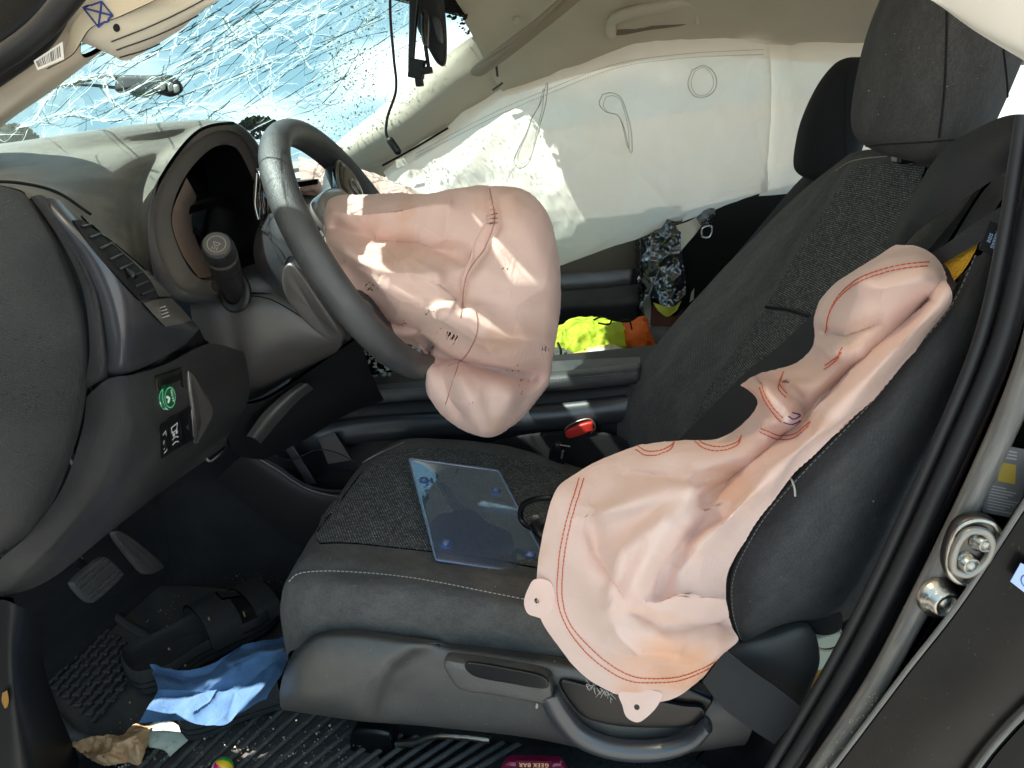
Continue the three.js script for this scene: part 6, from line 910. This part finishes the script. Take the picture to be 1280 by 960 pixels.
// ---------------------------------------------------------------- clear plate with four suction feet on the cushion
{
  const t = thing('clear_tray', 'transparent blue-tinted plastic plate with four suction feet lying on the seat cushion', 'plastic plate');
  const at = (x, y, o) => { const h = hit([cushion, ...cushion.children], x, y, 0); return h ? h.p.clone().add(V(0, o, .0)) : q(x, y, .45); };
  const c = [[512, 574], [622, 588], [690, 712], [546, 698]];
  const pc = [at(514, 576, .012), at(622, 592, .012), at(684, 700, .016), at(546, 698, .010)];
  const n = pc[1].clone().sub(pc[0]).cross(pc[3].clone().sub(pc[0])).normalize(); if (n.y < 0) n.negate();
  const p0 = pc[0]; const PL = (x, y) => { const d = ray(x, y), k = p0.clone().sub(CAM).dot(n) / d.dot(n); return CAM.clone().addScaledVector(d, k); };
  const co = [[511, 573], [623, 588], [694, 722], [545, 700]].map(a => PL(...a));
  const oc = []; co.forEach((p, i) => { const a = co[(i + 3) % 4], b = co[(i + 1) % 4]; for (const [qq, s] of [[a, .04], [a, .012], [b, .012], [b, .04]]) oc.push(p.clone().lerp(qq, s)); const m = p.clone().lerp(b, .35), m2 = p.clone().lerp(b, .65); oc.push(m, m2); });
  const clear = phys({ color: new THREE.Color(.52, .68, .86), roughness: .02, transmission: .9, thickness: 0, ior: 2.0, clearcoat: 1, clearcoatRoughness: .02, side: THREE.DoubleSide });
  M('plate', pillow(oc, { front: .0012, back: .0012, k: 12, dir: n, seg: 160 }), clear, t);
  M('edge', tube(oc, .0014, { closed: true, n: 200 }), phys({ color: hex('#a9c0e4'), roughness: .15, transmission: .6, thickness: 0, side: THREE.DoubleSide }), t);
  const blue = phys({ color: hex('#9db4dc'), roughness: .08, transmission: .6, thickness: 0, side: THREE.DoubleSide });
  for (const [x, y] of [[530, 601], [620, 614], [557, 680], [663, 694]]) { const a = PL(x, y); const f = M('foot', turned([[0, .004], [.004, .004], [.0045, .001], [.0075, .0], [.009, -.002], [.0095, -.006], [.004, -.009], [0, -.009]], a, n), blue, t); M('ring', new THREE.TorusGeometry(.0062, .0012, 8, 28).applyQuaternion(new THREE.Quaternion().setFromUnitVectors(V(0, 0, 1), n)).translate(...a.clone().addScaledVector(n, .002).toArray()), std({ color: hex('#3f5f9c'), roughness: .2 }), f); }
}
// ================================================================ FOOTWELL
const FY = .285;
const fy = (x, y, h = 0) => qy(x, y, FY + h);
{ // pedals
  const p = thing('brake_pedal', 'wide brake pedal with crossed rubber tread, lower left', 'pedal');
  const c = [[86, 729], [128, 694], [154, 718], [112, 756]].map(a => qx(a[0], a[1], -.93));
  const n = c[1].clone().sub(c[0]).cross(c[3].clone().sub(c[0])).normalize(); if (n.dot(CAM.clone().sub(c[0])) < 0) n.negate();
  const oc = []; c.forEach((a, i) => { oc.push(a.clone().lerp(c[(i + 3) % 4], .15), a.clone().lerp(c[(i + 1) % 4], .15)); });
  M('pad', pillow(oc, { front: .006, back: .008, k: 8, dir: n }), MT.rubber, p);
  for (let i = 0; i < 5; i++) for (let j = 0; j < 8; j++) { const u = (i + .5) / 5 * .9 + .05, v = (j + .5) / 8 * .9 + .05, a = c[0].clone().lerp(c[1], v), b = c[3].clone().lerp(c[2], v), s = a.lerp(b, u).addScaledVector(n, .0065); if (i === 2) continue; M('tread', box(.009, .0035, .004, .001, s, frame(c[1].clone().sub(c[0]).addScaledVector(c[3].clone().sub(c[0]), ((i + j) & 1 ? .5 : -.5)), c[3].clone().sub(c[0]))), MT.trim, p); }
  M('arm', tube([c[0].clone().lerp(c[2], .5).addScaledVector(n, -.01), V(-1.02, .52, .42), V(-1.1, .66, .42)], .009), MT.darkMetal, p);
  const g = thing('accelerator_pedal', 'narrow black accelerator pedal right of the brake pedal', 'pedal');
  const gp = [[140, 668], [156, 668], [200, 704], [198, 713], [182, 718], [168, 706]].map(a => qx(a[0], a[1], -.95)); M('pad', pillow(gp, { front: .006, back: .008, k: 6 }), MT.rubber, g);
  for (let i = 0; i < 2; i++) M('groove', tube([[150 + i * 8, 677 - i * 2], [172 + i * 8, 698 - i * 3], [186 + i * 5, 711 - i * 2]].map(a => qx(a[0], a[1], -.944)), .0012), MT.trim, g);
  M('arm', tube([qx(145, 668, -.955), V(-1.06, .55, .30), V(-1.12, .66, .28)], .008), MT.darkMetal, g);
}
{ // rubber mat: frame, crossed pads in front, long ribs behind
  const t = thing('floor_mat', 'black rubber floor mat with grid pads and long ribs, littered with crumbs', 'floor mat');
  const P = (x, y, h) => fy(x, y, h);
  M('base', sheet([[[125, 765], [170, 735], [300, 740], [420, 800]], [[80, 812], [190, 810], [330, 830], [450, 860]], [[36, 858], [130, 880], [300, 920], [480, 960]], [[100, 925], [200, 980], [330, 1020], [560, 1040]]].map(r => r.map(a => P(a[0], a[1], .004))), 30, 30, .006), MT.rubber, t);
  M('border', tube([[190, 800], [165, 785], [125, 766], [80, 810], [36, 856], [60, 885], [100, 922], [150, 925]].map(a => P(a[0], a[1], .010)), .009, { n: 120 }), MT.rubber, t);
  const A = P(125, 782, .009), B = P(55, 856, .009), C = P(190, 822, .009), D = P(120, 905, .009);
  const at = (u, v) => A.clone().lerp(B, u).lerp(C.clone().lerp(D, u), v), pads = [];
  for (let i = 0; i < 12; i++) for (let j = 0; j < 9; j++) { const u = (i + .5) / 12, v = (j + .5) / 9, p = at(u, v), X = at(u + .02, v).sub(p), Z = at(u, v + .02).sub(p); const f = (i + j) & 1; const m = M('tread', box(f ? .017 : .007, .006, f ? .006 : .014, .0015, p, new THREE.Quaternion().setFromAxisAngle(V(0, 1, 0), Math.atan2(-X.z, X.x))), MT.rubber, t); }
  for (let k = 0; k < 22; k++) { const x0 = 150 + k * 21, a = P(x0 + 120, 840 + Math.max(0, k - 4) * 3 + (k % 3), .009), b = P(x0 - 10 - k * 2, 975 + k, .009); M('rib', cyl(a, b, .0045, .0045, 8), MT.rubber, t); }
}
{ // sandals
  const footbed = std({ map: dusty([.16, .16, .165], [.4, .38, .34], .18, 256, .2, 171, .5), roughness: .75, bumpMap: T.fine, bumpScale: .0006, side: THREE.DoubleSide });
  const sandal = (t, A, B, w, roll0) => { // heel A, toe B on the floor
    const d = B.clone().sub(A), L = d.length(); d.normalize(); const s = V(-d.z, 0, d.x), up = V(0, 1, 0).addScaledVector(s, roll0).normalize(); const O = (u, v, h) => A.clone().addScaledVector(d, u * L).addScaledVector(s, v * w).addScaledVector(up, h);
    const prof = [[0, .02], [.02, .30], [.08, .42], [.2, .46], [.4, .42], [.6, .48], [.8, .54], [.93, .42], [.985, .24], [1, .02]]; const o = []; for (const [u, v] of prof) o.push([u, v]); for (const [u, v] of prof.slice(1, -1).reverse()) o.push([u, -v]);
    const ring = (k, h, hh = 0) => o.map(([u, v]) => O(.5 + (u - .5) * k, v * k, h + hh * (u < .15 ? 1 : .4)));
    M('sole', loft([ring(.96, .001), ring(1, .008), ring(1.0, .03, .008), ring(.97, .036, .012), ring(.90, .030, .004), ring(.4, .026), ring(.02, .026)], 40, 90), footbed, t);
    for (const y of [.012, .022]) M('groove', tube(ring(1.005, y, .004), .0012, { closed: true, n: 120 }), MT.dark, t);
    const band = (u0, u1, h) => { const rows = []; for (const u of [u0, (u0 + u1) / 2, u1]) { const r = []; for (let i = 0; i <= 8; i++) { const a = Math.PI * i / 8; r.push(O(u + .02 * Math.sin(a), -.52 * Math.cos(a), .02 + h * Math.pow(Math.sin(a), .6) * (1 - .35 * (u - .5)))); } rows.push(r); } return geo(faceCamera(grid(rows, 12, 40)), .004); };
    M('strap', band(.46, .68, .055), footbed, t); M('strap', band(.78, .95, .042), footbed, t);
    M('strap_bridge', geo(faceCamera(grid([0, .5, 1].map(a => [.66, .72, .78].map(u => O(u, -.12 + .24 * a, .078 - (u - .66) * .12))), 6, 8)), .004), footbed, t);
  };
  const a = thing('sandal', 'black slide sandal with two straps and leaf scraps on it, on the rubber mat', 'sandal', undefined); sandal(a, fy(165, 860, .012), fy(345, 757, .02), .128, -.12);
  for (const [x, y, l] of [[262, 775, 8], [306, 770, 12], [212, 812, 6], [232, 832, 4]]) { const p = fy(x, y, .085); lab(M('leaf_scrap', capsule(p, p.clone().add(V(.003, .001 * l, .004)), .0016, 6), std({ color: hex('#a88f63'), roughness: .9 }), a), 'dry leaf scrap'); }
  const b = thing('sandal', 'second black sandal lying under the blue cloth, sole edge toward the doorway', 'sandal'); sandal(b, fy(228, 912, .012), fy(400, 842, .012), .10, .05);
}
{ // blue cloth
  const rows = [
    [[186, 830, .10], [225, 838, .11], [265, 830, .12], [300, 808, .125], [335, 800, .12], [362, 794, .11]],
    [[194, 848, .10], [228, 856, .095], [268, 846, .115], [302, 830, .11], [340, 818, .12], [366, 808, .11]],
    [[196, 864, .09], [230, 868, .085], [270, 862, .09], [308, 850, .10], [338, 836, .11], [360, 824, .10]],
    [[186, 880, .09], [226, 880, .085], [268, 878, .09], [305, 868, .095], [330, 858, .10], [352, 842, .09]],
    [[174, 904, .075], [220, 900, .08], [262, 906, .085], [284, 902, .09], [306, 888, .085], [334, 872, .08]]].map(r => r.map(a => fy(a[0], a[1], a[2] - .012)));
  const s = faceCamera(grid(rows, 80, 110)); fold(s, [{ pts: [[190, 838], [230, 850], [265, 842], [300, 812]], w: 7, a: -.022 }, { pts: [[290, 830], [320, 815], [355, 812]], w: 5, a: .016 }, { pts: [[240, 890], [262, 875], [270, 862]], w: 5, a: .012 }, { pts: [[200, 862], [260, 864], [280, 845], [320, 820]], w: 6, a: .010 }, { pts: [[285, 895], [295, 868], [330, 838], [360, 812]], w: 7, a: -.010 }, { pts: [[190, 872], [240, 868], [268, 862]], w: 5, a: -.008 }, { pts: [[310, 812], [335, 806], [362, 800]], w: 5, a: -.007 }]);
  crumple(s, { grow: 1.04, iters: 40, smooth: .08, anchor: .06, amp: .004, freq: 26, seed: 21 }); facets(s, .05, .012, 21); facets(s, .018, .0025, 22);
  solo('cloth', geo(s), phys({ map: dtex(128, (u, v) => { const d = tfbm(u * 6, v * 6, 6, 3, 4) - .5; return [.27 + .05 * d, .405 + .05 * d, .56 + .05 * d]; }, .1, true), roughness: .95, bumpMap: T.twill, bumpScale: .0002, transmission: .15, thickness: 0, side: THREE.DoubleSide }), 'crumpled light blue cloth lying over the sandal on the floor mat', 'cloth');
}
{ // scraps of paper
  const mk = (rows, o) => { const s = faceCamera(grid(rows.map(r => r.map(a => fy(a[0], a[1], a[2]))), 50, 50)); crumple(s, o); if (o.facet) { facets(s, .022, o.facet, 3); facets(s, .009, o.facet * .3, 4); } return geo(s, .0006); };
  solo('paper_scrap', mk([[[92, 928, .02], [118, 920, .035], [150, 918, .03], [172, 906, .03], [188, 906, .025]], [[96, 936, .015], [122, 934, .02], [150, 928, .04], [170, 920, .04], [186, 924, .02]], [[110, 948, .012], [132, 946, .03], [152, 940, .02], [170, 938, .035], [180, 940, .02]], [[130, 957, .012], [145, 955, .015], [160, 954, .014], [172, 956, .012], [176, 955, .012]]], { grow: 1.09, smooth: .05, anchor: .05, amp: .008, freq: 50, seed: 6, iters: 40, facet: .01 }), std({ color: hex('#c39a72'), roughness: .85, side: THREE.DoubleSide }), 'crumpled brown paper scrap at the front corner of the floor mat', 'paper');
  solo('paper_scrap', mk([[[182, 908, .02], [205, 898, .02], [232, 912, .018]], [[184, 925, .018], [208, 918, .02], [240, 920, .016]], [[186, 934, .015], [205, 938, .016], [212, 946, .014]]], { grow: 1.01, smooth: .2, anchor: .1, amp: .003, freq: 30, seed: 7, facet: .002 }), std({ map: dtex(128, (u, v) => { const d = sstep(.6, .75, tfbm(u * 10, v * 10, 10, 8, 3)); return [.78 - .16 * d, .80 - .08 * d, .74 - .14 * d]; }, .1, true), roughness: .8, side: THREE.DoubleSide }), 'flat pale greenish paper under the blue cloth edge', 'paper');
  const c = fy(277, 957, .03), bt = ctex(128, 128, x => { const cs = ['#27b04a', '#f4f2ea', '#e0246b', '#f2c12e', '#27b04a', '#f4f2ea', '#f08a24', '#e0246b']; cs.forEach((k, i) => { x.fillStyle = k; x.beginPath(); x.moveTo(i * 16, 0); x.lineTo(i * 16 + 16, 0); x.lineTo(i * 16 + 26, 128); x.lineTo(i * 16 + 10, 128); x.fill(); }); });
  solo('bouncy_ball', new THREE.SphereGeometry(.0155, 32, 20).rotateZ(.6).translate(c.x, FY + .024, c.z), phys({ map: bt, roughness: .3, clearcoat: .5 }), 'small ball striped green, white, yellow and pink at the bottom edge', 'ball');
  solo('leaf', sheet([[[3, 866, .748], [9, 863, .75]], [[2, 876, .75], [11, 876, .752]], [[6, 886, .75], [9, 884, .752]]], 10, 8, .0008), std({ color: hex('#b5813c'), roughness: .9, side: THREE.DoubleSide }), 'dry orange-brown leaf scrap on the kick trim at the left edge', 'leaf');
  const lf = fy(42, 901, .012); solo('wood_chip', mk([[[37, 899, .012], [44, 898, .014]], [[39, 904, .012], [47, 903, .013]]], { grow: 1, seed: 1 }), std({ color: hex('#a98252'), roughness: .9, side: THREE.DoubleSide }), 'small brown chip on the carpet left of the floor mat', 'chip');
}
{ // vape and seat rail at the bottom
  const z = .60, o = [[630, 952], [645, 948], [690, 949], [704, 953], [706, 975], [628, 975]].map(a => q(a[0], a[1], z));
  const v = thing('vape', 'dark magenta vape device with gold lettering at the bottom edge', 'vape');
  M('body', pillow(o, { front: .009, back: .009, k: 4 }), phys({ color: hex('#6a0f33'), roughness: .3, clearcoat: .6, side: THREE.DoubleSide }), v);
  const t = ctex(256, 64, c => { c.fillStyle = '#5c0d2d'; c.fillRect(0, 0, 256, 64); c.fillStyle = '#d8b27c'; c.font = 'bold 46px sans-serif'; c.textAlign = 'center'; c.translate(128, 32); c.rotate(Math.PI); c.fillText('GEEK BAR', 0, 16, 240); });
  quad([[645, 951], [690, 952], [690, 962], [645, 961]].map(a => q(a[0], a[1], z + .0095)), std({ map: t, roughness: .4, side: THREE.DoubleSide }), 'lettering', v);
  const r = thing('seat_rail', 'black seat rail with a bent metal adjuster bar under the seat front', 'seat rail');
  M('cover', pillow([[442, 910], [455, 903], [486, 906], [494, 920], [494, 950], [478, 958], [448, 952], [440, 935]].map(a => q(a[0], a[1], .54)), { front: .016, back: .02, k: 5 }), MT.blackSmooth, r);
  M('adjuster_bar', tube(qs([[496, 930, .55], [520, 928, .555], [545, 919, .56], [580, 920, .565], [613, 924, .57]], 0), .0055, { n: 60 }), MT.metal, r);
  M('rail', box(.62, .04, .05, .006, V(-.18, .31, .50)), MT.darkMetal, r); M('rail', box(.62, .04, .05, .006, V(-.18, .31, .18)), MT.darkMetal, r); M('seat_base', box(.50, .10, .34, .02, V(-.2, .37, .34)), MT.black, r);
}
{ // things behind the seat, seen through the gap by the pillar
  const t = thing('rear_clutter', 'yellow card and pale box glimpsed in the gap behind the seat', 'clutter');
  M('card', sheet([[[1002, 880, .45], [1020, 835, .45], [1034, 815, .45]], [[1000, 890, .46], [1024, 850, .46], [1042, 825, .46]]], 6, 10, .002), std({ color: hex('#d9a94a'), roughness: .8, side: THREE.DoubleSide }), t);
  M('box', box(.05, .05, .05, .003, q(1030, 800, .44), frame(V(1, .4, 0), V(0, 1, 0))), std({ color: hex('#b9c9bd'), roughness: .6 }), t);
  M('lid_ring', new THREE.TorusGeometry(.02, .002, 8, 30).translate(...q(1032, 796, .50).toArray()), MT.satin, t);
}
// ---------------------------------------------------------------- dust and glass crumbs
{
  const pos = [], r = rng(404);
  const sow = (mesh, n, region, size) => { for (let i = 0; i < n; i++) { const a = region(r); if (!a) continue; const h = hit(mesh, a[0], a[1], .0002); if (h) pos.push([h.p, h.n, size * (.4 + 1.2 * r() * r())]); } };
  const rect = (x0, y0, x1, y1) => r => [mix(x0, x1, r()), mix(y0, y1, r())];
  sow([cushion, ...cushion.children], 260, rect(390, 555, 760, 740), .0007); sow(seatTrim, 90, rect(360, 790, 700, 910), .0007); sow(backrest, 60, rect(800, 250, 1100, 560), .0006); sow(sidePanel, 25, rect(920, 400, 1180, 780), .0006); sow(dashBody, 40, rect(40, 480, 280, 740), .0005); sow(headrestMesh, 25, rect(1062, 10, 1240, 180), .0008);
  for (let i = 0; i < 2200; i++) { const x = r() * 460, y = 715 + r() * 245; if (fbm(x * .012, y * .012, 5) < -.05 + r() * .2) continue; const p = fy(x, y, .0165); if (p.x < -1.05 || p.z > .66) continue; pos.push([p, V(0, 1, 0), (.0026) * (.3 + 1.4 * r() * r() * r())]); }
  for (let i = 0; i < 70; i++) { const t = r(), p = q(mix(985, 1090, t) + r() * 14, mix(1000, 860, t) + r() * 10, .735); pos.push([p, V(0, 0, 1), .0008 * (.4 + r())]); }
  const im = new THREE.InstancedMesh(new THREE.TetrahedronGeometry(1), std({ color: hex('#b8ad98'), roughness: .6 }), pos.length); im.name = 'glass_crumbs'; const m = new THREE.Matrix4(), qq = new THREE.Quaternion();
  pos.forEach(([p, n, s], i) => { qq.setFromEuler(new THREE.Euler(r() * 6, r() * 6, r() * 6)); im.setMatrixAt(i, m.compose(p.clone().addScaledVector(n, s * .3), qq, V(s, s, s))); im.setColorAt(i, new THREE.Color().setScalar(.35 + .65 * r())); });
  im.castShadow = im.receiveShadow = true; stuff(im); tag(im, 'pale crumbs of glass and dirt scattered over seat, mat and carpet', 'glass crumbs'); scene.add(im);
}
const families = { airbag: 'deployed airbags', sandal: 'pair of black sandals', pedal: 'pedals', 'car seat': 'front seats', 'seat belt': 'seat belts', paper: 'paper scraps', tree: 'distant trees' };
for (const o of scene.children) if (families[o.userData.category]) o.userData.group = families[o.userData.category];
// ---------------------------------------------------------------- every thing gets its own base point
for (const o of scene.children.slice()) {
  if (o.userData.kind === 'structure' || o.isLight || o.isCamera || o.isInstancedMesh) continue;
  const list = []; o.traverse(c => { if (c.isMesh) list.push(c); }); if (!list.length) continue;
  const b = new THREE.Box3(); for (const m of list) { m.geometry.computeBoundingBox(); b.union(m.geometry.boundingBox); }
  const base = V((b.min.x + b.max.x) / 2, b.min.y, (b.min.z + b.max.z) / 2); const done = new Set();
  for (const m of list) if (!done.has(m.geometry)) { m.geometry.translate(-base.x, -base.y, -base.z); done.add(m.geometry); }
  o.position.copy(base);
}
renderer.shadowMap.enabled = true;
renderer.render(scene, camera);
